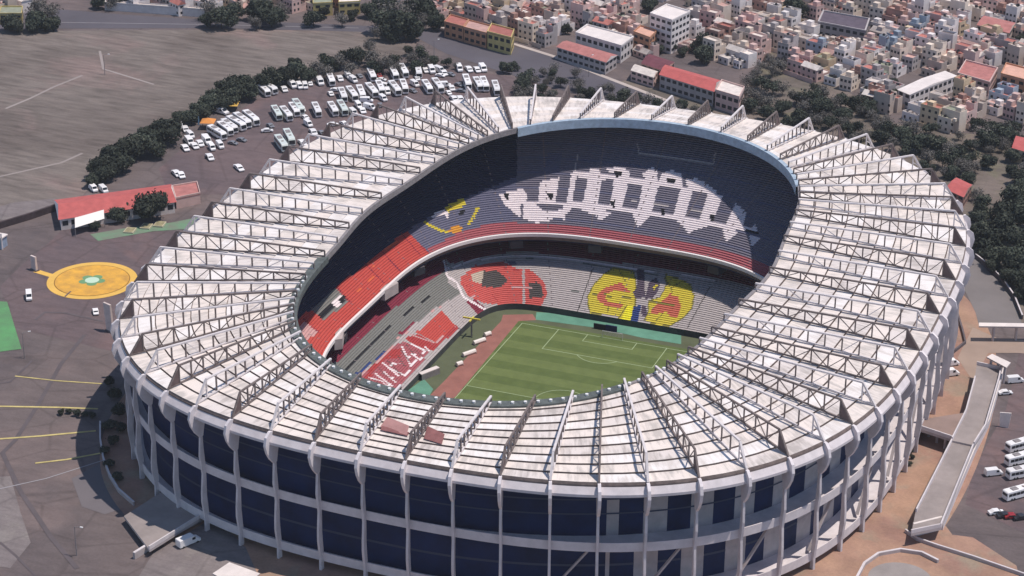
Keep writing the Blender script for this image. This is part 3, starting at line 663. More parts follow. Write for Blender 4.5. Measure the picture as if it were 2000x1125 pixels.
# ------------------------------------------------------------------ field
ZP = -9.0
GP = lambda x, y, z=ZP: G(x, y, z)
turf = mat('surround_grass', B(92, 98, 74), 0.98, 0.16, 0.1, det=8)
b = MB(); n = 128; b.poly([(*LO(2*np.pi*k/n), ZP) for k in range(n)], turf); tag(b.build('field_ground'), kind='structure')
gA = mat('pitch_grass', B(92, 106, 60), 0.98, 0.10, 0.25, det=10, c2=B(84, 98, 54)); gB = mat('pitch_grass_light', B(103, 116, 68), 0.98, 0.10, 0.25, det=10, c2=B(96, 109, 63))
b = MB(); n = 20; ys = np.linspace(-54.5, 54.5, n+1)
for k in range(n): b.poly([(-36, ys[k], ZP+.02), (36, ys[k], ZP+.02), (36, ys[k+1], ZP+.02), (-36, ys[k+1], ZP+.02)], gA if k % 2 else gB)
tag(b.build('pitch'), kind='structure')
trm = mat('running_track', B(150, 102, 92), 0.95, 0.15, 0.2, det=8)
b = MB(); pg = [GP(*p) for p in cr([(560, 190), (760, 185), (785, 225), (665, 232), (240, 742), (90, 830), (-60, 830), (60, 740), (160, 640), (548, 232)], 820, 560, 3.448)]
b.poly([(p[0], p[1], ZP+.04) for p in pg][::-1], trm); tag(b.build('red_track'), kind='structure')
teal = mat('teal_matting', B(98, 146, 124), 0.9, 0.16, 0.2, det=6)
b = MB(); pg = [GP(*p) for p in cr([(785, 172), (900, 178), (1340, 225), (1760, 300), (1760, 388), (1500, 345), (1210, 280), (780, 222)], 820, 560, 3.448)]
b.poly([(p[0], p[1], ZP+.05) for p in pg][::-1], teal)
pg = [GP(*p) for p in cr([(0, 640), (30, 625), (90, 690), (60, 745), (-40, 800), (-80, 700)], 820, 560, 3.448)]; b.poly([(p[0], p[1], ZP+.05) for p in pg][::-1], teal)
tag(b.build('teal_matting'), kind='structure')
pl = mat('pitch_paint', B(166, 182, 142), 0.9); b = MB()
def wl(pts): pline(b, pts, .24, ZP+.05, pl, world=True)
wl([(-34, -52.5), (-34, 52.5), (34, 52.5), (34, -52.5), (-34, -52.5)]); wl([(-34, 0), (34, 0)])
for s in (1, -1):
    wl([(-20.16, 52.5*s), (-20.16, 36*s), (20.16, 36*s), (20.16, 52.5*s)]); wl([(-9.16, 52.5*s), (-9.16, 47*s), (9.16, 47*s), (9.16, 52.5*s)])
    wl([(9.15*math.cos(a), s*(41.5-9.15*math.sin(a))) for a in np.linspace(R_(37), R_(143), 14)])
wl([(9.15*math.cos(a), 9.15*math.sin(a)) for a in np.linspace(0, 2*math.pi, 40)])
tag(b.build('pitch_marking'), kind='structure')
# goals
def goal(sy, lab):
    e = empty('goal', (0, 52.6*sy, ZP+.02), 0 if sy > 0 else math.pi); tag(e, lab, 'goal')
    gw = mat('goal_white', (.7, .7, .7), .5); b = MB()
    for s in (-3.7, 3.7): b.box(s-.07, s+.07, -.07, .07, 0, 2.44, gw)
    b.box(-3.77, 3.77, -.07, .07, 2.44, 2.58, gw); b.build('goal_frame', e)
    b = MB(); nm = mat('goal_net', (.4, .42, .4), .8)
    for k in range(13): x = -3.6+.6*k; b.bar((x, .1, 2.45), (x, 1.9, 0.05), .03, .03, nm)
    for k in range(5): y = .1+1.8*k/4; z = 2.45-2.4*k/4; b.bar((-3.6, y, z), (3.6, y, z), .03, .03, nm)
    b.build('net', e)
goal(1, 'white goal frame with net at the far end of the pitch')

# ------------------------------------------------------------------ trees
leafs = [mat('leaf_dark', (.032, .040, .030), .9, rand=.4), mat('leaf_mid', (.052, .062, .044), .9, rand=.4), mat('leaf_light', (.085, .092, .066), .9, rand=.35)]
leafb = [mat('twig_dark', (.10, .094, .084), .95, rand=.2), mat('twig_mid', (.165, .152, .136), .95, rand=.2), mat('leaf_dry', (.22, .205, .185), .95, rand=.2)]
bark = mat('bark', (.09, .07, .055), .95)
def crown_mesh(name, lob, nf, fs, mats, hollow=.55, seed=0):
    """crown of many small leaf clumps scattered through several lobes"""
    r = np.random.default_rng(seed); nf = int(nf*1.25); V = []; F = []; MI = []
    L = []
    for _ in range(lob):
        a = r.uniform(0, 6.283); q = r.uniform(.0, .62); L.append((q*math.cos(a), q*math.sin(a), r.uniform(-.25, .45), r.uniform(.34, .58)))
    for k in range(nf):
        c = L[r.integers(lob)]; d = r.normal(size=3); d /= np.linalg.norm(d)
        q = c[3]*(hollow+(1-hollow)*r.random()**.5)*(1+.14*r.normal())
        p = np.array([c[0]+d[0]*q, c[1]+d[1]*q, c[2]+d[2]*q*.85])
        n = d+r.normal(size=3)*.55; n /= np.linalg.norm(n); u = np.cross(n, r.normal(size=3)); u /= np.linalg.norm(u); v = np.cross(n, u)
        w = fs*r.uniform(.5, 1.3); h = fs*r.uniform(.5, 1.3); i = len(V)
        m_ = r.integers(3, 6)
        for t in range(m_):
            an = 6.283*t/m_+r.uniform(-.3, .3); V.append(tuple(p+u*w*math.cos(an)+v*h*math.sin(an)))
        F.append(list(range(i, i+m_))); MI.append(int(min(2, max(0, round(.7+r.normal()*.8)))))
    me = bpy.data.meshes.new(name); me.from_pydata(V, [], F)
    for m in mats: me.materials.append(m)
    me.polygons.foreach_set('material_index', MI); me.update(); return me
def trunk_mesh(h, seed):
    r = random.Random(seed); b = MB(); b.cyl((0, 0), .09, 0, h*.55, bark, 7, .05)
    for k in range(5):
        a = 1.257*k+r.uniform(-.3, .3); z = h*r.uniform(.35, .55); b.bar((0, 0, z), (.38*math.cos(a), .38*math.sin(a), z+h*.32), .045, .045, bark)
    return b.mesh('trunk')
CR = {'round': [crown_mesh('crown', 11, 2600, .09, leafs, seed=s) for s in (1, 2, 3, 4)],
      'loose': [crown_mesh('crown', 8, 1300, .08, leafs, .25, seed=s) for s in (5, 6, 7)],
      'bare': [crown_mesh('crown', 9, 900, .06, leafb, .15, seed=s) for s in (8, 9, 10)]}
TK = [trunk_mesh(1.0, s) for s in (1, 2, 3)]
def tree(loc, r, kind, label, group, name='tree', h=None, cat='tree'):
    h = h or r*1.9
    e = empty(name, (loc[0], loc[1], 0), random.uniform(0, 6.28)); tag(e, label, cat, group)
    t = bpy.data.objects.new('trunk', random.choice(TK)); COL.objects.link(t); t.parent = e; t.scale = (r*.8, r*.8, h*.9)
    c = bpy.data.objects.new('crown', random.choice(CR[kind])); COL.objects.link(c); c.parent = e
    q = r*1.5; c.scale = (q*random.uniform(.9, 1.12), q*random.uniform(.9, 1.12), q*random.uniform(.85, 1.05)); c.location = (0, 0, max(h-r*.75, r*.55)); c.rotation_euler = (random.uniform(-.2, .2), random.uniform(-.2, .2), 0)
    return e
def tree_px(x, y, rp, kind, label, group, **k):
    """x,y = crown centre in the photograph, rp = crown radius there in px"""
    z = 3.0; p = G(x, y, z); D = (p-CAMP)@_F; r = rp*D/FPX; z = r*1.15; p = G(x, y, z)
    return tree(p, r, kind, label, group, **k)
# tree line between the dry lot and the coach park
TL = [(178, 352, 12), (198, 325, 22), (222, 305, 22), (205, 340, 16), (248, 292, 22), (272, 282, 20), (240, 318, 18), (292, 272, 19), (318, 256, 24), (300, 292, 16), (336, 245, 14),
      (352, 232, 13), (372, 228, 13), (390, 212, 14), (408, 200, 16), (425, 188, 17), (446, 178, 20), (470, 170, 22), (486, 180, 15), (440, 200, 15), (455, 190, 18), (398, 222, 12),
      (514, 160, 15), (535, 152, 17), (556, 148, 16), (578, 140, 18), (575, 126, 12), (600, 148, 13), (618, 132, 17), (640, 122, 16), (662, 118, 17), (640, 140, 14), (684, 112, 18), (706, 108, 14), (686, 132, 14), (728, 112, 17), (722, 88, 14), (748, 126, 17), (735, 132, 14), (770, 132, 12), (765, 118, 12)]
for k, (x, y, r) in enumerate(sorted(TL)):
    tree_px(x, y, r, 'round' if x < 610 else ('bare' if (k*7) % 5 < 3 else 'loose'), 'dense dark tree, %s from the left between dry lot and parked coaches' % ordinal(k+1), 'trees along the dry lot')
T2 = [(20, 45, 14), (34, 52, 12), (72, 14, 18), (92, 26, 20), (72, 40, 18), (104, 46, 12), (88, 52, 10), (60, 54, 8), (22, 20, 6), (192, 5, 12), (218, 4, 14), (240, 6, 9), (412, 20, 18), (432, 34, 20), (455, 22, 15), (405, 40, 12), (508, 20, 20), (530, 32, 18), (500, 44, 14), (548, 20, 13), (612, 36, 14), (668, 38, 14), (690, 30, 9), (632, 24, 10), (720, 20, 14)]
for k, (x, y, r) in enumerate(sorted(T2)):
    tree_px(x, y, r, 'bare' if k % 3 == 1 else 'round', 'dark tree, %s from the left behind the dry lot' % ordinal(k+1), 'trees along the back road')
T3 = [(748, 40, 22), (772, 26, 26), (790, 50, 24), (812, 12, 20), (835, 22, 18), (852, 44, 14), (762, 62, 16), (752, 8, 18), (738, 66, 12), (810, 66, 12), (824, 40, 16)]
for k, (x, y, r) in enumerate(sorted(T3)):
    tree_px(x, y, r, 'round' if k % 4 else 'bare', 'tall dark tree, %s from the left at the bend of the avenue' % ordinal(k+1), 'clump at the bend of the avenue')
T4 = [(806, 112, 13), (822, 105, 14), (832, 122, 12), (812, 130, 11), (845, 118, 9), (800, 98, 10), (873, 122, 9), (890, 128, 7), (988, 132, 10), (1004, 128, 9), (1020, 165, 14), (1040, 180, 15), (1012, 190, 14), (1060, 172, 12), (1052, 196, 12), (1030, 150, 12), (1075, 185, 12), (1095, 160, 10), (1130, 170, 9), (1156, 182, 10), (1088, 200, 8)]
for k, (x, y, r) in enumerate(sorted(T4)):
    tree_px(x, y, r, ['loose', 'bare', 'round'][k % 3], 'shrubby tree, %s from the left between coach park and avenue' % ordinal(k+1), 'shrubby trees beyond the coach park')
T5 = [(1192, 172, 12), (1215, 190, 15), (1240, 200, 13), (1262, 196, 13), (1285, 208, 14), (1225, 215, 12), (1330, 205, 10), (1355, 214, 11), (1380, 216, 10), (1300, 222, 10), (1460, 180, 13), (1480, 190, 15), (1500, 200, 15), (1465, 205, 12), (1488, 162, 14), (1510, 172, 13), (1524, 128, 15), (1505, 120, 12), (1535, 112, 10), (1500, 222, 13), (1530, 210, 14), (1555, 190, 14), (1590, 192, 17), (1608, 180, 15), (1575, 210, 15), (1602, 208, 17), (1625, 202, 15), (1560, 230, 13), (1590, 236, 14), (1620, 238, 14), (1645, 222, 13), (1648, 240, 11), (1672, 250, 13), (1535, 238, 12), (1700, 218, 10), (1688, 190, 11)]
for k, (x, y, r) in enumerate(sorted(T5)):
    tree_px(x, y, r, ['bare', 'loose', 'bare', 'round'][k % 4], 'grey green roadside tree, %s from the left behind the far roof rim' % ordinal(k+1), 'roadside trees behind the far rim')
T6 = [(1712, 245, 14), (1735, 252, 15), (1760, 262, 15), (1722, 268, 13), (1745, 280, 14), (1782, 256, 15), (1775, 285, 16), (1800, 278, 17), (1826, 282, 18), (1850, 290, 17), (1815, 305, 15), (1842, 312, 16), (1868, 300, 13), (1878, 322, 14), (1895, 282, 12), (1920, 262, 17), (1942, 252, 17), (1965, 262, 16), (1935, 278, 14), (1980, 248, 12), (1958, 285, 12), (1812, 330, 11), (1860, 335, 12), (1985, 300, 10), (1890, 345, 10), (1915, 400, 18), (1912, 425, 14), (1905, 380, 12)]
for k, (x, y, r) in enumerate(sorted(T6)):
    tree_px(x, y, r, ['bare', 'round', 'loose'][k % 3], 'brown green tree, %s from the left beyond the right roof end' % ordinal(k+1), 'trees in the belt right of the roof')
T7 = [(1935, 470, 22), (1965, 445, 24), (1990, 470, 24), (1950, 500, 20), (1980, 510, 24), (2005, 520, 24), (1960, 415, 20), (1995, 425, 22), (1990, 545, 18), (2010, 570, 18), (1982, 380, 18), (2004, 370, 20), (1990, 345, 14), (2008, 400, 18), (1928, 445, 15), (1912, 470, 12), (1940, 520, 12), (1970, 540, 14), (1992, 575, 11), (2015, 480, 20), (1902, 448, 10), (1918, 492, 10)]
for k, (x, y, r) in enumerate(sorted(T7)):
    tree_px(x, y, r, 'round', 'dark leafy tree, %s from the left in the wood at the right edge' % ordinal(k+1), 'wood at the right edge')
T8 = [(1372, 84, 18), (1376, 108, 15), (1545, 12, 16), (1566, 20, 12), (1540, 38, 11), (1990, 100, 12), (1996, 75, 10), (1810, 8, 12), (1835, 5, 12), (1790, 4, 10), (1110, 10, 8), (1270, 10, 12), (1736, 168, 11), (1745, 182, 9), (1140, 45, 9), (1105, 56, 9), (1160, 60, 8), (1070, 55, 8), (1290, 95, 9), (1335, 100, 9), (1310, 92, 8), (1690, 120, 8), (1440, 115, 7), (1905, 150, 7), (1415, 60, 8), (1620, 120, 8), (1765, 90, 7), (1865, 60, 8)]
for k, (x, y, r) in enumerate(sorted(T8)):
    tree_px(x, y, r, 'round' if k % 3 else 'loose', 'dark green garden tree, %s from the left among the houses' % ordinal(k+1), 'garden trees among the houses')
def fill(poly, n, rr, kinds, label, group, seed):
    r = random.Random(seed); pts = []; xs = [p[0] for p in poly]; ys = [p[1] for p in poly]; g_ = 0
    while len(pts) < n and g_ < 9000:
        g_ += 1; p = (r.uniform(min(xs), max(xs)), r.uniform(min(ys), max(ys)))
        if inpoly(np.array([p]), poly)[0] and all(math.hypot(p[0]-q[0], (p[1]-q[1])*1.7) > rr*1.1 for q in pts): pts.append(p)
    for k, (x, y) in enumerate(sorted(pts)): tree_px(x, y, rr*r.uniform(.75, 1.2), r.choice(kinds), label % ordinal(k+1), group)
fill([(1010, 150), (1100, 128), (1200, 165), (1300, 200), (1420, 240), (1500, 225), (1560, 262), (1700, 262), (1760, 290), (1840, 340), (1700, 300), (1500, 262), (1300, 222), (1150, 205), (1000, 205)], 38, 10, ['bare', 'bare', 'loose'], 'leafless grey tree, %s from the left between stadium and avenue', 'leafless trees between stadium and avenue', 5)
fill([(1400, 200), (1450, 165), (1500, 100), (1560, 150), (1640, 170), (1700, 205), (1745, 240), (1700, 262), (1560, 262), (1500, 225)], 26, 11, ['bare', 'bare', 'bare', 'loose'], 'grey brown tree, %s from the left in the park below the terraces', 'park trees below the terraces', 11)
fill([(1640, 165), (1700, 210), (1760, 240), (1860, 255), (1900, 235), (1960, 240), (2010, 275), (2010, 340), (1900, 330), (1860, 350), (1800, 300), (1700, 245), (1630, 215)], 34, 13, ['bare', 'bare', 'loose', 'round'], 'brownish bushy tree, %s from the left beyond the right trusses', 'brownish trees beyond the right trusses', 6)
fill([(1060, 40), (1500, 60), (2000, 60), (2000, 230), (1700, 190), (1500, 90), (1250, 90)], 34, 7, ['round', 'loose'], 'small garden tree, %s from the left between the terraces', 'small trees between the terraces', 9)
# trees near the red roofed building
tree_px(296, 404, 26, 'round', 'large round dark tree in front of the red roofed building', None)
tree_px(226, 418, 14, 'round', 'small dark tree before the white canopy and red roof', None)
tree_px(183, 440, 9, 'round', 'low dark bush beside the white canopy', None, name='bush', cat='bush')
for k, (x, y, r) in enumerate([(225, 770, 10), (232, 800, 12), (215, 830, 10), (236, 835, 9), (222, 860, 9), (205, 880, 8), (214, 905, 8), (228, 930, 8), (212, 745, 8)]):
    tree_px(x, y, r, 'round', 'dark shrub, %s from the top in the sunken strip beside the stadium base' % ordinal(k+1), 'shrubs beside the stadium base', name='shrub', cat='shrub')
for k, (x, y, r) in enumerate([(120, 805, 5), (135, 803, 5), (150, 806, 6), (165, 808, 5), (180, 810, 6)]):
    tree_px(x, y, r, 'round', 'small shrub, %s from the left in the row on the yellow line' % ordinal(k+1), 'shrubs on the yellow line', name='shrub', cat='shrub')
for k, (x, y, r) in enumerate([(1778, 880, 5), (1783, 892, 5), (1776, 905, 5), (1690, 1000, 4), (1700, 990, 4)]):
    tree_px(x, y, r, 'loose', 'tiny shrub, %s in the bed beside the right hand columns' % ordinal(k+1), 'bed shrubs beside the columns', name='shrub', cat='shrub')

# ------------------------------------------------------------------ vehicles
glass = mat('vehicle_glass', (.02, .024, .03), .15, spec=.6); tyre = mat('tyre_rubber', (.02, .02, .02), .8); cwhite = mat('coach_paint', B(236, 230, 228), .35, rand=.08, spec=.5)
cgreen = mat('coach_paint_tint', B(206, 214, 208), .35, spec=.5); cgrey = mat('car_paint_grey', B(120, 122, 128), .35, spec=.5); cred = mat('car_paint_red', B(150, 40, 44), .35, spec=.5); cdk = mat('car_paint_dark', (.03, .03, .035), .3, spec=.5)
def coach(paint):
    e = empty('coach'); b = MB()
    L, W, H = 12.2, 2.55, 3.4
    pr = [(-L/2, .45), (L/2-.15, .45), (L/2, 1.1), (L/2-.25, 2.6), (L/2-.75, H-.1), (L/2-1.3, H), (-L/2+.5, H), (-L/2+.05, H-.3)]
    b.hexa([(x, -W/2, z) for x, z in pr], [(x, W/2, z) for x, z in pr], paint); b.build('body', e, .1)
    for s in (-1, 1):
        b = MB(); y = s*(W/2+.012)
        for k in range(6):
            x0 = -L/2+.7+k*1.75; b.box(x0, x0+1.6, y-.012, y+.012, 1.75, 2.75, glass)
        b.build('side_window', e)
    b = MB(); b.hexa([(L/2-.02, -1.1, 1.3), (L/2+.03, -1.1, 1.3), (L/2-.2, -1.1, 2.7), (L/2-.26, -1.1, 2.7)], [(L/2-.02, 1.1, 1.3), (L/2+.03, 1.1, 1.3), (L/2-.2, 1.1, 2.7), (L/2-.26, 1.1, 2.7)], glass); b.build('windscreen', e)
    b = MB(); b.box(-L/2-.02, -L/2+.02, -1.0, 1.0, 1.9, 2.8, glass); b.build('rear_window', e)
    b = MB(); b.box(-3.2, -.6, -.8, .8, H-.02, H+.22, steelg); b.build('roof_unit', e)
    b = MB(); b.box(1.8, 2.6, -.45, .45, H-.02, H+.1, steeld); b.build('roof_hatch', e)
    for x in (-3.9, -2.7, 3.8):
        for s in (-1, 1): b = MB(); b.wheel(x, s*(W/2-.14), .5, .5, .3, tyre); b.build('wheel', e)
    for s in (-.9, .9): b = MB(); b.box(L/2-.03, L/2+.06, s-.2, s+.2, .8, 1.0, lampw); b.build('headlight', e)
    return e
def carb(paint, van=False):
    e = empty('delivery_van' if van else 'parked_car'); b = MB(); W = 1.95 if van else 1.8; L = 5.6 if van else 4.5; H = 2.4 if van else 1.45
    if van: pr = [(-L/2, .4), (L/2, .4), (L/2, 1.1), (L/2-.8, 1.35), (L/2-1.5, H-.1), (L/2-1.9, H), (-L/2+.1, H), (-L/2, H-.2)]
    else: pr = [(-L/2, .35), (L/2, .35), (L/2, .75), (L/2-.9, .92), (.55, H-.02), (-.9, H), (-1.75, 1.0), (-L/2, .95)]
    b.hexa([(x, -W/2, z) for x, z in pr], [(x, W/2, z) for x, z in pr], paint); b.build('body', e, .07)
    b = MB()
    if van:
        for s in (-1, 1): b.box(L/2-2.3, L/2-1.45, s*W/2-.015, s*W/2+.015, 1.4, 2.1, glass)
    else:
        for s in (-1, 1): b.hexa([(-1.45, s*W/2-.015, .98), (.95, s*W/2-.015, .95), (.5, s*W/2-.015, H-.12), (-.9, s*W/2-.015, H-.12)], [(-1.45, s*W/2+.015, .98), (.95, s*W/2+.015, .95), (.5, s*W/2+.015, H-.12), (-.9, s*W/2+.015, H-.12)], glass)
    b.build('side_window', e)
    x0, z0, x1, z1 = (L/2-.85, 1.4, L/2-1.48, H-.16) if van else (1.25, .98, .64, H-.1)
    b = MB(); b.hexa([(x0, -W/2+.15, z0), (x0+.03, -W/2+.15, z0), (x1+.03, -W/2+.15, z1), (x1, -W/2+.15, z1)], [(x0, W/2-.15, z0), (x0+.03, W/2-.15, z0), (x1+.03, W/2-.15, z1), (x1, W/2-.15, z1)], glass); b.build('windscreen', e)
    for x in (-L/2+.9, L/2-.95):
        for s in (-1, 1): b = MB(); b.wheel(x, s*(W/2-.1), .33, .33, .22, tyre); b.build('wheel', e)
    for s in (-.65, .65): b = MB(); b.box(L/2-.02, L/2+.04, s-.16, s+.16, .6, .75, lampw); b.build('headlight', e)
    return e
PROT = {}
def vehicle(kind, a, b_, label, cat, group=None, length=None):
    A = G(*a, 0); Bp = G(*b_, 0); c = (A+Bp)/2; d = Bp-A; ang = math.atan2(d[1], d[0])
    if kind not in PROT:
        PROT[kind] = {'coach': lambda: coach(cwhite), 'coach_tint': lambda: coach(cgreen), 'car': lambda: carb(cwhite), 'car_grey': lambda: carb(cgrey), 'car_red': lambda: carb(cred), 'car_dark': lambda: carb(cdk), 'van': lambda: carb(cwhite, True)}[kind]()
        o = PROT[kind]; freeze(o)
    else: o = copy_tree(PROT[kind])
    o.location = (c[0], c[1], .05); o.rotation_euler = (0, 0, ang)
    base = {'coach': 12.2, 'coach_tint': 12.2, 'van': 5.6}.get(kind, 4.5); L = length or base
    s = L/base*random.uniform(.98, 1.12); o.scale = (s, min(1.3, max(1.05, s)), min(1.15, max(.95, s))); o.rotation_euler.z += R_(random.uniform(-5, 5))
    tag(o, label, cat)
    if group: o['group'] = group
    return o
near_row = [((409, 259), (439, 275)), ((425, 250), (455, 268)), ((444, 239), (479, 259)), ((457, 233), (490, 254)), ((476, 227), (505, 251)), ((432, 244), (464, 264))]
for k, (a, c) in enumerate(sorted(near_row)): vehicle('coach', a, c, 'white coach, %s from the left in the tight diagonal rank' % ordinal(k+1), 'coach', 'coaches in the diagonal rank')
pair = [((503, 174), (527, 192)), ((513, 171), (536, 187))]
for k, (a, c) in enumerate(pair): vehicle('coach', a, c, '%s white coach of the pair parked tight against the dark tree line' % ['left hand', 'right hand'][k], 'coach', 'pair against the trees')
midr = [((534, 215), (547, 242)), ((553, 221), (565, 239)), ((565, 207), (585, 236)), ((608, 208), (629, 236)), ((640, 207), (661, 234)), ((659, 206), (679, 232)), ((575, 208), (590, 226))]
for k, (a, c) in enumerate(sorted(midr)): vehicle('coach' if k % 3 else 'coach_tint', a, c, 'white coach, %s from the left in the middle row of the coach park' % ordinal(k+1), 'coach', 'coaches in the middle row')
far1 = [((663, 182), (676, 204)), ((681, 180), (694, 202)), ((699, 179), (711, 199)), ((720, 175), (732, 194)), ((738, 173), (747, 186)), ((765, 171), (777, 190)), ((783, 166), (795, 187)), ((827, 166), (842, 188)), ((847, 164), (863, 187)), ((907, 159), (917, 178)), ((928, 160), (939, 184)), ((940, 160), (952, 184)), ((963, 167), (974, 193))]
for k, (a, c) in enumerate(sorted(far1)): vehicle('coach', a, c, 'white coach, %s from the left in the row just outside the roof trusses' % ordinal(k+1), 'coach', 'coaches just outside the trusses')
back = [((640, 150), (652, 174)), ((721, 142), (731, 165)), ((765, 142), (774, 159)), ((782, 139), (793, 153)), ((813, 139), (821, 155))]
for k, (a, c) in enumerate(sorted(back)): vehicle('coach', a, c, 'white coach, %s from the left in the back row under the trees' % ordinal(k+1), 'coach', 'coaches in the back row')
cl = [((539, 274), (560, 303)), ((553, 262), (577, 292))]
for k, (a, c) in enumerate(cl): vehicle('coach_tint', a, c, '%s pale coach of the two beside the left hand roof edge' % ['nearer', 'farther'][k], 'coach', 'two coaches by the roof edge')
smallc = [(555, 177), (571, 170), (590, 216), (625, 164), (664, 156), (831, 140), (843, 141), (867, 145), (897, 138), (916, 138), (932, 139), (943, 138), (882, 175), (887, 196), (899, 196), (612, 261), (708, 219), (591, 282), (402, 271), (370, 281), (391, 283), (380, 288), (362, 292), (404, 279), (362, 255), (350, 250), (345, 342), (354, 345), (410, 310), (467, 331)]
for k, (x, y) in enumerate(sorted(smallc)):
    vehicle('van' if k % 4 == 1 else 'car', (x-5, y-6), (x+5, y+6), 'small white %s, %s from the left scattered in the coach park' % ('van' if k % 4 == 1 else 'car', ordinal(k+1)), 'van' if k % 4 == 1 else 'car', 'cars and vans in the coach park', 6.5)
r5 = random.Random(21)
mixc = [(x, y) for x, y in [(596, 232), (602, 246), (628, 262), (650, 246), (672, 244), (690, 224), (722, 214), (742, 208), (700, 210), (716, 200), (748, 196), (646, 186), (655, 178), (752, 172), (757, 183), (810, 168), (806, 180), (868, 170), (876, 184), (896, 168), (900, 180), (815, 156), (860, 150), (880, 148), (858, 141), (740, 150), (745, 158), (680, 152), (690, 160), (606, 166), (596, 172), (585, 172), (522, 258), (528, 248), (430, 288), (414, 292), (455, 282), (472, 276), (372, 268), (366, 276)]]
for k, (x, y) in enumerate(sorted(mixc)):
    kd = r5.choice(['car', 'car', 'van', 'car_grey', 'van', 'car_red'] if k % 6 == 0 else ['car', 'van', 'car', 'van', 'car_grey']); a = r5.uniform(-.4, .9)
    vehicle(kd, (x-5*math.cos(a), y-6*math.sin(a)-2), (x+5*math.cos(a), y+6*math.sin(a)+2), '%s %s, %s from the left of the loose ones between the coach rows' % ({'car': 'white', 'van': 'white', 'car_grey': 'grey', 'car_red': 'red'}[kd], 'van' if kd == 'van' else 'car', ordinal(k+1)), 'van' if kd == 'van' else 'car', 'loose vehicles between the coach rows')
vehicle('car_grey', (697, 148), (707, 154), 'dark grey car in the back row between two white coaches', 'car')
vehicle('car_dark', (404, 309), (416, 313), 'dark car alone on the asphalt below the diagonal rank of coaches', 'car')
for k, (x, y) in enumerate([(183, 372), (203, 374)]): vehicle('van', (x-7, y-6), (x+6, y+7), '%s pale blue white van behind the red roofed building' % ['left', 'right'][k], 'van')
for k, (x, y) in enumerate([(57, 583), (187, 612)]): vehicle('van' if not k else 'car', (x-2, y-8), (x+2, y+8), ['white van alone left of the yellow roundel', 'white car just below the yellow roundel'][k], ['van', 'car'][k])
vehicle('van', (352, 1070), (384, 1056), 'white box van beside the entrance ramp at lower left', 'van', None, 6.5)
rt = [('van', 1857, 714, 'white van, upper of the two on the terracotta paving'), ('van', 1855, 734, 'white van, lower of the two on the terracotta paving'), ('van', 1982, 747, 'white van at the right edge beside the long canopy'), ('car', 1963, 770, 'pale car behind the walkway at the right edge'),
      ('van', 1940, 928, 'rounded white van between the walkway and the white trucks'), ('car', 1945, 1004, 'white car parked below the rounded white van'), ('car_red', 1976, 1012, 'dark red car at the right edge, left of the darkest car'), ('car_dark', 1994, 1014, 'black car at the right edge beside the dark red car'), ('car_dark', 1962, 1010, 'black car between the white car and the dark red car')]
for kd, x, y, lb in rt: vehicle(kd, (x-9, y+1), (x+9, y-1), lb, 'van' if kd == 'van' else 'car', None, 5.6 if kd == 'van' else 4.6)
for k, (x, y) in enumerate([(1990, 878), (1990, 905), (1992, 932), (1985, 972)]):
    vehicle('coach', (x-26, y+5), (x+30, y-7), 'large white coach, %s from the top in the rank at the lower right edge' % ordinal(k+1), 'coach', 'coaches at the lower right edge', 9.5)
for k, (x, y) in enumerate([(936, 670), (916, 693), (897, 714), (952, 656)]):   # carts by the running track
    e = empty('field_cover', GP(x, y), math.atan2(.86, .5)); tag(e, 'white covered roll, %s from the left beside the red track' % ordinal([3, 2, 1, 4][k]), 'cover', 'white rolls beside the track')
    b = MB(); wm = mat('white_tarp', B(232, 224, 216), .8)
    L = [5, 5.4, 2.4, 2.6][k]; b.hexa([(-L/2, .8*math.cos(a), .8+.8*math.sin(a)) for a in np.linspace(0, 6.283, 9)[:-1]], [(L/2, .8*math.cos(a), .8+.8*math.sin(a)) for a in np.linspace(0, 6.283, 9)[:-1]], wm); b.build('roll', e)
    for q in (-L/2, L/2): b = MB(); b.box(q-.1, q+.1, -.9, .9, 0, .3, steelg); b.build('stand', e)

# ------------------------------------------------------------------ houses
HW = [mat('plaster_'+n, B(*c), .9, .12, .3, det=4, rand=.12) for n, c in (('cream', (222, 206, 190)), ('grey', (172, 164, 162)), ('pink', (206, 176, 168)), ('white', (222, 214, 210)), ('ochre', (204, 182, 152)), ('tan', (190, 174, 162)), ('pale_blue', (160, 172, 184)), ('brick', (168, 132, 120)))]
HWN = ['cream', 'grey', 'pink', 'white', 'ochre', 'tan', 'bluish', 'brick']
HR = [mat('house_roof_'+n, B(*c), .92, .2, .35, det=5, rand=.15) for n, c in (('cement', (168, 158, 152)), ('pale', (222, 211, 202)), ('terracotta', (176, 112, 102)), ('dark', (104, 96, 98)), ('rosy', (198, 160, 150)), ('green', (140, 144, 126)))]
HRN = ['cement', 'pale', 'terracotta', 'dark', 'rosy', 'greenish']
tankm = mat('water_tank_black', (.03, .03, .035), .6); tankw = mat('water_tank_white', (.6, .6, .62), .6); wdark = mat('window_dark', (.025, .028, .035), .4)
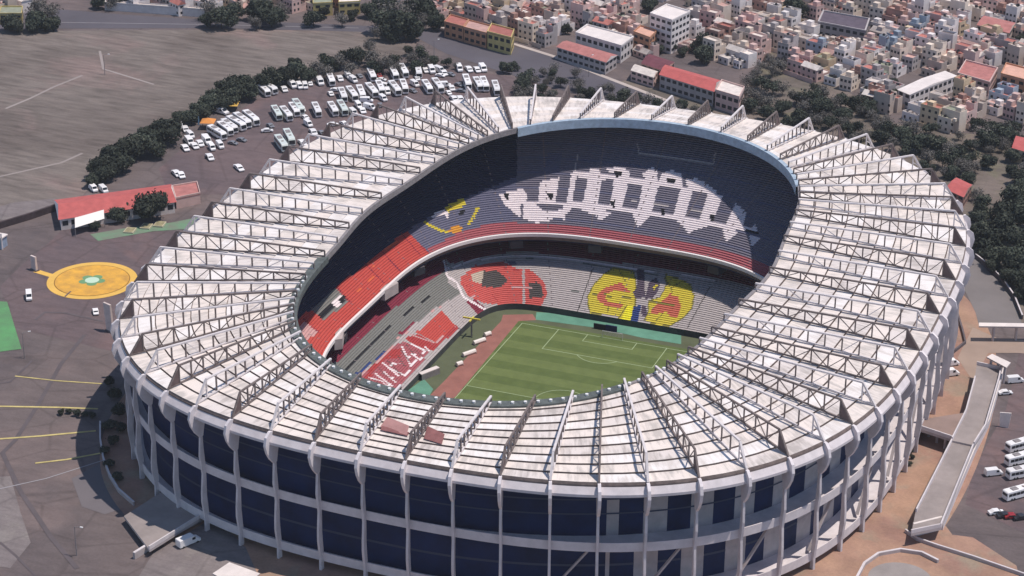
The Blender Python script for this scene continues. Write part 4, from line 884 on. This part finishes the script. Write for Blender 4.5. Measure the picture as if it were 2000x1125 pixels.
def house_proto(seed):
    r = random.Random(seed); w, d = 1.0, 1.0; W = r.uniform(5.5, 9.5); D = r.uniform(7.5, 9.6); h = 2.9*r.choice([1, 2, 2, 2, 3]); h2 = max(2.7, h-2.9) if r.random() < .7 else h+2.7
    sp = r.uniform(.45, .72)*D-D/2; x1 = W/2; x0 = -W/2; y0, y1 = -D/2, D/2
    wm, rm = HW[0], HR[0]
    b = MB(); b.box(x0, x1, y0, sp, 0, h, wm); xs = x0+W*r.uniform(.0, .4) if r.random() < .5 else x0
    b.box(xs, x1, sp+.0, y1, 0, h2, wm)
    if r.random() < .8:
        a = r.uniform(x0+.3, x1-3.2); c = r.uniform(y0+.3, max(y0+.4, sp-3.2)); b.box(a, a+2.9, c, c+2.6, h, h+2.4, wm)
    if r.random() < .5: b.box(x0, x1, y0-2.6, y0-2.45, 0, 2.2, wm)
    wall = b
    b = MB(); t = .16; p = r.choice([.5, .9, .9])
    def slab(X0, X1, Y0, Y1, z):
        b.box(X0+t, X1-t, Y0+t, Y1-t, z-.02, z+.06, rm)
        for q in ((X0, X1, Y0, Y0+t), (X0, X1, Y1-t, Y1), (X0, X0+t, Y0+t, Y1-t), (X1-t, X1, Y0+t, Y1-t)): b.box(*q, z-.01, z+p, wm)
    gable = r.random() < .22
    if gable:
        zr = h+1.7; ym = (y0+sp)/2
        b.hexa([(x0-.3, y0-.3, h), (x1+.3, y0-.3, h), (x1+.3, sp+.3, h), (x0-.3, sp+.3, h)], [(x0-.3, ym-.05, zr), (x1+.3, ym-.05, zr), (x1+.3, ym+.05, zr), (x0-.3, ym+.05, zr)], rm)
    else: slab(x0, x1, y0, sp, h)
    if h2 < h or gable or True: slab(xs, x1, sp, y1, h2)
    for _ in range(r.randint(2, 5)):
        a = r.uniform(x0+.4, x1-1.6); c = r.uniform(sp+.3, y1-1.4); b.box(a, a+r.uniform(.5, 1.6), c, c+r.uniform(.5, 1.4), h2, h2+r.uniform(.4, 1.4), r.choice([wm, rm, tankm]))
    rf = b
    b = wall; ns = int(h/2.9+.1)
    for k in range(ns):
        for q in range(3):
            xx = x0+W*(q+.5)/3; b.box(xx-.6, xx+.6, y0-.03, y0+.02, k*2.9+1.0, k*2.9+2.2, wdark)
            b.box(xx-.5, xx+.5, y1-.02, y1+.03, min(k*2.9, h2-2.8)+1.0, min(k*2.9, h2-2.8)+2.1, wdark)
        for yy in (y0+1.6, sp-1.6): b.box(x1-.02, x1+.03, yy-.5, yy+.5, k*2.9+1.0, k*2.9+2.2, wdark)
    b = MB(); a, c = r.uniform(x0+1, x1-1), sp+1.2; tz = h2+.06; b.cyl((a, c), .62, tz, tz+1.3, tankm, 10, .6); b.cyl((a, c), .3, tz+1.3, tz+1.5, tankm, 8)
    return dict(wall=wall.mesh('wall'), roof=rf.mesh('roof'), tank=b.mesh('water_tank'), W=W, D=D, st=ns, gable=gable)
HPT = [house_proto(100+k) for k in range(28)]
def assign(o, wi, ri):
    for sl in o.material_slots:
        n = sl.material.name
        if n == HW[0].name: sl.link = 'OBJECT'; sl.material = HW[wi]
        elif n == HR[0].name: sl.link = 'OBJECT'; sl.material = HR[ri]
def house(P, c, ang, wi, ri, label, group, flip=False):
    e = empty('house', (c[0], c[1], 0), ang+(math.pi if flip else 0)); tag(e, label, 'house', group)
    w = bpy.data.objects.new('wall', P['wall']); COL.objects.link(w); w.parent = e; assign(w, wi, ri)
    r = bpy.data.objects.new('roof', P['roof']); COL.objects.link(r); r.parent = e; assign(r, wi, ri)
    t = bpy.data.objects.new('water_tank', P['tank']); COL.objects.link(t); t.parent = r
    return e
HREG = [[(835, 40), (885, 52), (1000, 78), (1085, 100), (1250, 150), (1400, 188), (1450, 160), (1500, 95), (1560, 150), (1640, 172), (1700, 205), (1745, 235), (1850, 258), (1905, 240), (1960, 225), (2090, 270), (2120, -60), (830, -60)],
        [(-60, -60), (-60, 36), (50, 36), (66, -60)], [(190, -60), (210, -2), (250, 18), (400, 32), (560, 26), (700, 20), (745, -60)]]
HEX = [[(862, 36), (1005, 70), (1005, 100), (862, 82)], [(1080, 68), (1120, 60), (1250, 100), (1250, 160), (1080, 140)], [(1230, 110), (1400, 120), (1460, 150), (1450, 230), (1220, 185)], [(1250, 0), (1345, 5), (1350, 120), (1240, 100)], [(1582, 35), (1705, 40), (1705, 120), (1582, 90)],
       [(1740, 150), (1870, 150), (1870, 215), (1740, 220)], [(1355, 60), (1392, 60), (1392, 125), (1355, 125)], [(1528, -10), (1580, -10), (1580, 45), (1528, 45)], [(1895, 45), (1985, 50), (1985, 95), (1895, 88)], [(1850, 130), (2010, 135), (2010, 200), (1850, 195)]]
E1 = G(1400, 230)[:2]-G(900, 66)[:2]; E1 /= np.hypot(*E1); E2 = np.array([-E1[1], E1[0]]); ORG = G(870, 40)[:2]
hcand = []
for row in range(-16, 38):
    off = row*9.3+(row//2)*2.4; x = -260+random.uniform(0, 5)
    while x < 420:
        P = HPT[random.randrange(len(HPT))]; c = ORG+E1*(x+P['W']/2)+E2*(off+random.uniform(-.6, .6))
        px = PX(np.array([[c[0], c[1], 0]]))
        ok = any(inpoly(px, q)[0] for q in HREG) and not any(inpoly(px, q)[0] for q in HEX)
        if ok and -60 < px[0][0] < 2060 and px[0][1] > -45: hcand.append((float(np.linalg.norm(np.array([c[0], c[1], 0])-CAMP)), row, x, P, c, px[0]))
        x += P['W']+random.choice([0.1, .1, .1, .3, 2.5]) if random.random() > .06 else P['W']+6
print('houses', len(hcand))
far_set = set(id(h) for h in sorted(hcand, key=lambda h: -h[5][1])[290:])
rows = {}
for h in hcand:
    h_near = id(h) not in far_set
    if h_near: rows.setdefault(h[1], []).append(h)
fm = MB()
def jitter_ang(): return math.atan2(E1[1], E1[0])+R_(random.uniform(-7, 7))
zone = lambda p: 'left' if p[0] < 850 else ('middle' if p[0] < 1350 else 'right')
ri_ = 0
for row in sorted(rows):
    ri_ += 1
    for k, h in enumerate(sorted(rows[row], key=lambda h: h[5][0])):
        wi = random.choices(range(8), [4, 2.5, 5, 6, .7, 2.5, .6, 1.6])[0]; ri = random.choices(range(6), [3, 4, 4, 1.4, 4, .7])[0]; P = h[3]
        lb = '%s %s storey house with %s %sroof, %s from left in %s terrace row' % (HWN[wi], ['one', 'two', 'three', 'four'][P['st']-1], HRN[ri], 'gabled ' if P['gable'] else 'flat ', ordinal(k+1), ordinal(ri_))
        house(P, h[4], jitter_ang(), wi, ri, lb, 'terraced houses beyond the avenue', random.random() < .5)
far_h = [h for h in hcand if id(h) in far_set]
if far_h:
    b = MB()
    for h in far_h:
        P = h[3]; ang = jitter_ang(); ca, sa = math.cos(ang), math.sin(ang); wi = random.choices(range(8), [4, 2.5, 5, 6, .7, 2.5, .6, 1.6])[0]; ri = random.choices(range(6), [3, 4, 4, 1.4, 4, .7])[0]
        for me in (P['wall'], P['roof'], P['tank']):
            i0 = len(b.v)
            for v in me.vertices: b.v.append((h[4][0]+ca*v.co.x-sa*v.co.y, h[4][1]+sa*v.co.x+ca*v.co.y, v.co.z))
            for f in me.polygons:
                m = me.materials[f.material_index]; m = HW[wi] if m == HW[0] else (HR[ri] if m == HR[0] else m)
                b.f.append([i0+q for q in f.vertices]); b.m.append(b.mi(m))
    tag(b.build('distant_houses'), 'mass of small flat roofed houses at the top edge', 'houses', kind='stuff')

def special(name, fp, h, wm, rm, label, cat='building', gable=0.0, roofs=True, windows=True, floors=2, z0=0.0):
    """building over a footprint given by four ground points of its base in the photo, front edge first"""
    q = [G(x, y, z0)[:2] for x, y in fp]; c = sum(q)/4; e = empty(name, (c[0], c[1], z0)); tag(e, label, cat)
    L = [(p[0]-c[0], p[1]-c[1]) for p in q]
    b = MB(); b.prism(L, 0, h, wm); w = b.build('wall', e)
    b = MB()
    if gable:
        m0 = ((L[0][0]+L[3][0])/2, (L[0][1]+L[3][1])/2); m1 = ((L[1][0]+L[2][0])/2, (L[1][1]+L[2][1])/2)
        o = [(p[0]*1.04, p[1]*1.04) for p in L]
        b.poly([(*o[0], h), (*o[1], h), (*m1, h+gable), (*m0, h+gable)], rm); b.poly([(*m0, h+gable), (*m1, h+gable), (*o[2], h), (*o[3], h)], rm)
        b.poly([(*o[0], h), (*m0, h+gable), (*o[3], h)], wm); b.poly([(*o[1], h), (*o[2], h), (*m1, h+gable)], wm); b.poly([(*o[0], h), (*o[3], h), (*o[2], h), (*o[1], h)], wm)
    else:
        s_ = .96; inn = [(p[0]*s_, p[1]*s_) for p in L]; out = [(p[0]*1.02, p[1]*1.02) for p in L]; b.prism(out, h+.003, h+.25, rm)
        for k in range(4):
            a, d = out[k], out[(k+1) % 4]; a2, d2 = inn[k], inn[(k+1) % 4]; b.hexa([(*a, h+.25), (*d, h+.25), (*d2, h+.25), (*a2, h+.25)], [(*a, h+.9), (*d, h+.9), (*d2, h+.9), (*a2, h+.9)], wm)
    b.build('roof', e)
    if windows:
        for k in range(2):
            a, d = np.array(L[k]), np.array(L[k+1]); ln = np.hypot(*(d-a)); u = (d-a)/ln; nrm = np.array([u[1], -u[0]])
            if nrm@a < 0: nrm = -nrm
            n = max(1, int(ln/3.2))
            for f in range(floors):
                zz = h*(f+.38)/floors
                for j in range(n):
                    p = a+u*ln*(j+.5)/n; hw = min(1.1, ln/n*.36); b = MB(); q1 = [p-u*hw-nrm*.02, p+u*hw-nrm*.02, p+u*hw+nrm*.05, p-u*hw+nrm*.05]
                    b.prism(q1, zz, zz+h/floors*.42, wdark); b.build('window', w)
    return e
roofred = mat('red_roof', B(184, 96, 92), .85, .16, .3, det=6); roofred2 = mat('faded_red_roof', B(178, 118, 112), .85, .2, .3, det=6); roofdk = mat('maroon_roof', B(112, 66, 74), .85, .2, .3)
orang = mat('orange_plaster', B(190, 140, 110), .9, .2, .3); yello = mat('yellow_plaster', B(200, 180, 120), .9, .15, .3)
roofw = mat('white_roof', B(224, 214, 208), .8, .12, .2, det=5); roofd = mat('slate_roof', B(96, 86, 96), .85, .2, .3); roofp = mat('peach_roof', B(214, 168, 148), .85, .15, .3)
special('school', [(1088, 116), (1182, 146), (1204, 132), (1108, 104)], 6, HW[1], roofred2, 'long low building with faded red roof at the edge of the avenue', gable=1.2)
special('hall', [(1124, 98), (1212, 124), (1236, 106), (1146, 82)], 8, HW[3], roofw, 'white flat roofed hall behind the faded red roof by the avenue')
special('market', [(1288, 175), (1392, 208), (1404, 186), (1300, 156)], 7, HW[1], roofred, 'long red roofed building right of the small pale roofed shed', gable=1.6)
special('shed', [(1232, 158), (1276, 172), (1284, 160), (1240, 146)], 5, HW[2], HR[1], 'small pale roofed shed left of the long red roof', gable=.8)
special('shed', [(1252, 148), (1300, 164), (1316, 146), (1268, 130)], 6, HW[7], roofdk, 'maroon roofed shed between the pale shed and the long red roof', gable=1.0)
special('house', [(1396, 212), (1442, 226), (1452, 206), (1408, 192)], 8, HW[2], HR[1], 'pinkish corner house at the right end of the long red roof', 'house')
special('house', [(868, 72), (905, 82), (915, 68), (880, 58)], 7, orang, HR[2], 'orange house at the left end of the row by the avenue', 'house')
special('house', [(906, 83), (950, 95), (958, 80), (916, 69)], 7, orang, HR[4], 'orange house with rosy roof, middle of the bright row by the avenue', 'house')
special('house', [(952, 96), (998, 108), (1004, 92), (960, 80)], 8, yello, HR[2], 'yellow house at the right end of the bright row by the avenue', 'house')
special('apartment_block', [(1268, 92), (1310, 106), (1345, 88), (1300, 74)], 16, HW[3], roofw, 'tall white apartment block above the long red roof', floors=5)
special('apartment_block', [(1236, 100), (1268, 112), (1282, 98), (1250, 88)], 9, orang, roofp, 'peach coloured block at the foot of the tall white one', floors=3)
special('warehouse', [(1596, 72), (1688, 90), (1696, 66), (1606, 50)], 7, HW[1], roofd, 'dark slate roofed warehouse in the middle of the terraces')
special('warehouse', [(1752, 204), (1776, 214), (1866, 178), (1842, 168)], 7, HW[3], roofw, 'long bright white roofed warehouse set diagonally among the terraces', gable=.9)
special('warehouse', [(1906, 76), (1968, 92), (1980, 72), (1920, 58)], 7, HW[5], roofred2, 'faded red roofed warehouse near the upper right corner', gable=1.0)
special('warehouse', [(1868, 170), (1930, 188), (1946, 160), (1884, 144)], 6, HW[2], roofred2, 'rosy roofed warehouse at the right above the tree belt')
special('house', [(1952, 175), (2000, 188), (2008, 166), (1962, 154)], 7, orang, roofp, 'peach roofed house touching the right edge', 'house')
special('house', [(1845, 392), (1880, 408), (1896, 384), (1866, 370)], 5, HW[7], roofred, 'small red roofed house close behind the right end of the stadium', 'house', gable=1)
special('house', [(1974, 315), (2008, 325), (2016, 300), (1982, 292)], 6, HW[4], roofred, 'red roofed house at the right edge below the tree belt', 'house', gable=1)
special('house', [(612, 32), (650, 30), (648, 16), (612, 18)], 6, yello, HR[5], 'yellow house left of the two behind the dry lot', 'house')
special('house', [(662, 30), (704, 28), (702, 12), (664, 14)], 6, yello, HR[1], 'yellow house right of the two behind the dry lot', 'house')
special('house', [(0, 48), (44, 48), (46, 34), (4, 34)], 5, yello, HR[5], 'small yellow green house in the upper left corner', 'house')
special('long_wall', [(205, 20), (400, 34), (400, 30), (205, 16)], 3.4, HW[3], HR[1], 'long white wall of the lots behind the road at upper left', 'wall', windows=False)

# red roofed building beside the forecourt
rb = special('red_roofed_building', [(120, 450), (342, 416), (332, 382), (112, 412)], 4.6, HW[3], roofred, 'long low white building with red pitched roof beside the yellow roundel', gable=2.2, floors=1)
special('annex', [(345, 408), (392, 398), (386, 376), (338, 384)], 4.0, HW[2], roofred2, 'pinkish flat annex at the right end of the red roofed building', windows=False)
e = empty('canopy', G(176, 446, 0)); tag(e, 'white peaked canopy standing before the long red roof', 'canopy'); o0 = G(176, 446, 0)
b = MB(); q = [G(*p, 0)-o0 for p in ((148, 462), (205, 444), (204, 424), (148, 440))]; z = 3.6; r0 = (q[0]+q[3])/2; r1 = (q[1]+q[2])/2; cw = mat('canopy_cloth', B(236, 228, 220), .8)
b.poly([(q[0][0], q[0][1], z), (q[1][0], q[1][1], z), (r1[0], r1[1], z+1.6), (r0[0], r0[1], z+1.6)], cw); b.poly([(r0[0], r0[1], z+1.6), (r1[0], r1[1], z+1.6), (q[2][0], q[2][1], z), (q[3][0], q[3][1], z)], cw); b.build('cloth', e)
for p in q: b = MB(); b.cyl((p[0], p[1]), .12, 0, z, steelg, 8); b.build('pole', e)
for k, (x, y) in enumerate([(254, 452), (286, 444), (312, 440)]):
    e = empty('planter', G(x, y)); tag(e, 'sandy planter bed, %s from the left on the green strip' % ordinal(k+1), 'planter', 'planters on the green strip')
    b = MB(); b.box(-1.9, 1.9, -2.4, 2.4, 0, .7, mat('planter_wall', B(196, 186, 160), .9)); b.box(-1.6, 1.6, -2.1, 2.1, .7, .78, mat('planter_soil', B(150, 142, 110), .95, .3, .8)); e.rotation_euler = (0, 0, .2); b.build('box', e)
def tent(x, y, w, d, h, m, label, rz=0.3):
    e = empty('tent', G(x, y), rz); tag(e, label, 'tent'); b = MB(); z = h*.68
    c4 = [(-w/2, -d/2), (w/2, -d/2), (w/2, d/2), (-w/2, d/2)]
    for k in range(4): b.poly([(*c4[k], z), (*c4[(k+1) % 4], z), (0, 0, h)], m)
    b.build('canopy', e)
    for p in c4: b = MB(); b.cyl(p, .09, 0, z, steelg, 6); b.build('pole', e)
tent(407, 250, 6, 6, 4.6, mat('tent_orange', B(214, 140, 70), .8), 'orange tent beside the rank of white coaches'); tent(452, 215, 6.5, 6.5, 4.4, mat('tent_yellow', B(204, 164, 78), .8), 'yellow tent against the dark tree line')
vehicle('van', (418, 216), (444, 226), 'white box truck between the orange and yellow tents', 'truck', None, 8)
e = empty('gate', G(374, 240)); tag(e, 'pale blue barrier gate beside the orange tent', 'gate'); b = MB(); bl = mat('gate_blue', B(120, 160, 190), .6); b.bar((-4, 1, 3.6), (4, -1, 3.6), .3, .3, bl); b.build('bar', e)
for s in (-1, 1): b = MB(); b.box(4*s-.2, 4*s+.2, -1*s-.2, -1*s+.2, 0, 3.8, bl); b.build('post', e)

# pylons on the forecourt
def pylon(x, y, w, h, tilt, label):
    e = empty('sign_pylon', G(x, y), -YAW*0+R_(-20)); tag(e, label, 'pylon')
    b = MB(); m = mat('pylon_plaster', B(206, 190, 184), .85, .15, .4); b.hexa([(-w/2, -.45, .5), (w/2, -.45, .5), (w/2, .45, .5), (-w/2, .45, .5)], [(-w/2+tilt, -.35, h), (w/2+tilt*.6, -.35, h), (w/2+tilt*.6, .35, h), (-w/2+tilt, .35, h)], m); b.build('panel', e)
    b = MB(); b.box(-w/2-.4, w/2+.4, -.9, .9, 0, .5, concd); b.build('base', e)
pylon(68, 528, 2.6, 5.6, -.3, 'white sign pylon left of the yellow roundel')
pylon(216, 648, 3.2, 10.5, -1.0, 'tall pale sign pylon between the roundel and the stadium')
e = empty('gatehouse', G(2, 482)); tag(e, 'blue and white gatehouse cut by the left edge', 'gatehouse'); b = MB(); b.box(-4, 1.6, -2, 2, 0, 4.2, mat('gatehouse_blue', B(150, 164, 184), .7, .2, .4)); b.build('wall', e)
b = MB(); b.box(-4.3, 2.0, -2.3, 2.3, 4.2, 4.6, roofw); b.build('roof', e); b = MB(); b.box(1.62, 2.1, -2.2, -1.8, 0, 6.5, roofw); b.build('mast', e); b = MB(); b.box(-3, .8, -2.05, -2.0, 1.0, 3.0, wdark); b.build('window', e)
# retaining wall below the dry lot
e = empty('retaining_wall', G(60, 425)); tag(e, 'dark retaining wall along the lower edge of the dry lot', 'wall'); o0 = G(60, 425); b = MB()
w = [G(*p)[:2]-o0[:2] for p in ((-60, 462), (0, 446), (60, 428), (112, 410))]
for i in range(3):
    d = w[i+1]-w[i]; d /= np.hypot(*d); n_ = np.array([-d[1], d[0]])*.5; b.prism([w[i]-n_, w[i+1]-n_, w[i+1]+n_, w[i]+n_], 0, 2.6, mat('stone_dark', B(72, 60, 62), .95, .3, .5))
b.build('wall_face', e)

# curb and low wall of the sunken strip at lower left
def lowwall(name, pts, h, th, m, label, cat='wall', z=0.0, cap=None):
    o0 = G(*pts[0], z); e = empty(name, o0); tag(e, label, cat); b = MB(); c_ = MB()
    w = [G(*p, z)[:2]-o0[:2] for p in pts]; L_, R__ = [], []
    for i in range(len(w)):
        d = w[min(i+1, len(w)-1)]-w[max(i-1, 0)]; d /= np.hypot(*d); n_ = np.array([-d[1], d[0]])*th/2; L_.append(w[i]+n_); R__.append(w[i]-n_)
    for i in range(len(w)-1): b.prism([R__[i], R__[i+1], L_[i+1], L_[i]], 0, h, m)
    b.build('wall_face', e)
    if cap:
        for i in range(len(w)-1): c_.prism([R__[i], R__[i+1], L_[i+1], L_[i]], h+.003, h+.22, cap)
        c_.build('coping', e)
    return e
lowwall('curved_wall', [(196, 830), (196, 862), (202, 900), (214, 932), (232, 962), (262, 988)], 1.3, .5, conc, 'pale curved wall round the sunken strip beside the stadium', cap=concw)
lowwall('curved_wall', [(1905, 504), (1930, 524), (1958, 552), (1980, 584), (1996, 624)], 1.6, .5, concd, 'thin curved wall round the oval court at right', cap=concw)
lowwall('curved_wall', [(1672, 1135), (1688, 1105), (1715, 1086), (1758, 1078), (1800, 1084), (1832, 1100)], 1.0, .7, conc, 'low curved wall of the round bed at lower right', cap=concw)
lowwall('curved_wall', [(1862, 690), (1885, 672), (1880, 650), (1868, 610), (1858, 580)], 1.2, .6, concd, 'dark curved wall between the columns and the oval court')
lowwall('curved_wall', [(1768, 1040), (1790, 1056), (1830, 1070), (1900, 1092), (2010, 1130)], 1.0, .5, conc, 'pale wall running from the walkway end to the corner', cap=concw)
disk = G(1758, 1132); b = MB(); disc(b, disk, 9, .14, mat('bed_grey', B(150, 142, 138), .95, .15, .1)); tag(b.build('round_bed'), kind='structure')

# raised walkways on the right
deckm = mat('deck_concrete', B(150, 140, 136), .95, .18, .12, det=8); deckb = mat('deck_brown', B(146, 126, 118), .95, .18, .1, det=8)
def deck(name, pts, z, th, label, top, cat='walkway', par=(), legs=True):
    q = [G(x, y, z) for x, y in pts]; a = sum(q[i][0]*q[(i+1) % len(q)][1]-q[(i+1) % len(q)][0]*q[i][1] for i in range(len(q)))
    c = sum(q)/len(q); e = empty(name, (c[0], c[1], 0)); tag(e, label, cat); L = [(p[0]-c[0], p[1]-c[1]) for p in q]
    b = MB(); b.prism(L, z-th, z, conc, top); b.build('slab', e)
    for i in par:
        a, d = np.array(L[i]), np.array(L[(i+1) % len(L)]); u = d-a; u /= np.hypot(*u); n_ = np.array([-u[1], u[0]]); n_ = n_ if n_@a > 0 else -n_
        b = MB(); b.prism([a-n_*.4, d-n_*.4, d+n_*.02, a+n_*.02], z+.003, z+1.2, concw); b.build('parapet', e)
    if legs:
        for f in (.2, .5, .8):
            p = (np.array(L[0])*(1-f)+np.array(L[min(2, len(L)-1)])*f); b = MB(); b.cyl((p[0], p[1]), .45, 0, z-th-.01, conc, 10); b.build('pier', e)
    return e
deck('walkway', [(1908, 712), (1956, 722), (1951, 745), (1925, 835), (1903, 870), (1858, 860), (1885, 806), (1903, 740)], 5, .9, 'upper raised walkway running down the right side', deckm, par=(0, 1, 2, 3, 5, 6))
deck('walkway', [(1858, 862), (1902, 872), (1838, 1030), (1780, 1042), (1788, 1000)], 4.4, .9, 'lower raised walkway ending in a white wall', deckm, par=(1, 2, 4))
deck('footbridge', [(1806, 818), (1884, 806), (1858, 858), (1792, 836)], 4.9, .9, 'brown footbridge joining the stadium to the raised walkway', deckb, 'footbridge', par=(2,))
deck('roof_canopy', [(1927, 697), (1938, 691), (1974, 708), (1966, 718)], 8, .5, 'white slab canopy at the top end of the raised walkway', roofw, 'canopy', legs=True)
deck('roof_canopy', [(1912, 637), (1912, 630), (2060, 632), (2060, 639)], 6, .5, 'long thin white canopy at the right edge below the oval court', roofw, 'canopy')
lowwall('end_wall', [(1782, 1048), (1838, 1034)], 4.2, .8, concw, 'white end wall of the lower raised walkway', cap=roofw)
lowwall('long_wall', [(1958, 735), (1930, 835), (1905, 885), (1840, 1036)], 3.0, .4, concw, 'long pale wall along the outer side of the raised walkway', cap=roofw)
e = empty('screen_wall', G(1960, 834)); tag(e, 'white leaning screen panel beside the upper walkway', 'screen'); b = MB(); b.hexa([(-1.2, -.2, 0), (1.6, -.2, 0), (1.6, .2, 0), (-1.2, .2, 0)], [(-1.6, -.2, 5), (2.0, -.2, 5.4), (2.0, .2, 5.4), (-1.6, .2, 5)], roofw); b.build('panel', e)
# entrance ramp lower left
deck('entrance_ramp', [(242, 1008), (332, 950), (412, 990), (404, 1004), (292, 1074)], 2.6, .8, 'pale entrance ramp meeting the stadium at lower left', deckm, 'ramp', par=(3,))
deck('roof_canopy', [(415, 1120), (448, 1098), (508, 1120), (470, 1150)], 4, .4, 'white roof corner at the bottom edge below the ramp', roofw, 'canopy')
lowwall('long_wall', [(262, 1092), (330, 1050), (405, 1012)], 2.0, .8, conc, 'pale wall along the lower side of the entrance ramp', cap=concw)
b = MB(); b.poly([(*G(x, y)[:2], .115) for x, y in [(300, 1080), (420, 1010), (480, 1070), (520, 1160), (250, 1160)]][::-1], palea); tag(b.build('service_yard'), kind='structure')

# things inside the bowl
e = empty('camera_crane', GP(921, 632, -4), .4); tag(e, 'yellow cross shaped camera crane at the corner of the lower tier', 'crane'); b = MB(); ym = mat('crane_yellow', B(212, 200, 84), .6)
b.bar((-3, 1.2, 2), (3, -1.2, 2), .5, .5, ym); b.build('arm', e); b = MB(); b.bar((-.8, -2, 1.7), (.8, 2, 1.7), .45, .45, ym); b.build('cross_arm', e); b = MB(); b.box(-.3, .3, -.3, .3, -5, 1.6, steelg); b.build('mast', e)
e = empty('dugout', GP(838, 735), math.atan2(.9, .45)); tag(e, 'white roofed team shelter beside the red track', 'shelter'); b = MB(); b.box(-4, 4, -.9, .9, 2.2, 2.4, roofw); b.build('roof', e); b = MB(); b.box(-4, 4, -1, -.9, 0, 2.2, steelg); b.build('back_panel', e); b = MB(); b.box(-3.7, 3.7, -.5, .1, .3, .5, cdk); b.build('bench', e)
e = empty('advertising_board', GP(1183, 645), R_(-8)+0); tag(e, 'black board with yellow and blue ends behind the far goal', 'board'); e.rotation_euler = (0, 0, 0)
b = MB(); b.box(-4.5, 0, -.25, .25, 0, 2.0, dark); b.build('black_panel', e); b = MB(); b.box(.01, 4.2, -.25, .25, 0, 2.2, mat('board_blue', B(24, 36, 78), .6)); b.build('blue_panel', e)

# lamp posts on the forecourt and by the avenue
for k, (x, y, lb) in enumerate([(150, 1085, 'thin lamp post on the lower left asphalt'), (205, 146, 'thin lamp post in the middle of the dry lot'), (48, 700, 'thin lamp post beside the green court'), (848, 118, 'lamp post at the bend of the avenue'), (1150, 150, 'lamp post between avenue and stadium')]):
    e = empty('lamp_post', G(x, y), .3*k); tag(e, lb, 'lamp post'); b = MB(); b.cyl((0, 0), .16, 0, 9.5, steelg, 8, .09); b.build('pole', e)
    b = MB(); b.bar((0, 0, 9.4), (2.2, 0, 9.9), .12, .12, steelg); b.build('arm', e); b = MB(); b.box(1.9, 2.8, -.2, .2, 9.75, 9.95, lampw); b.build('lamp_head', e)

# thin haze added to soften contrast: box round the camera and everything built
hz = MB(); hz.box(-1500, 1500, -1500, 1500, -12, 420, steelg); ho = hz.build('haze'); tag(ho, kind='stuff'); ho.data.materials.clear()
hm = bpy.data.materials.new('haze_air'); hm.use_nodes = True; hn = hm.node_tree; hn.nodes.remove(hn.nodes['Principled BSDF'])
hv = hn.nodes.new('ShaderNodeVolumePrincipled'); hv.inputs['Color'].default_value = (.86, .88, .93, 1); hv.inputs['Density'].default_value = 0.00005; hv.inputs['Anisotropy'].default_value = .1
hn.links.new(hv.outputs[0], hn.nodes['Material Output'].inputs['Volume']); ho.data.materials.append(hm)
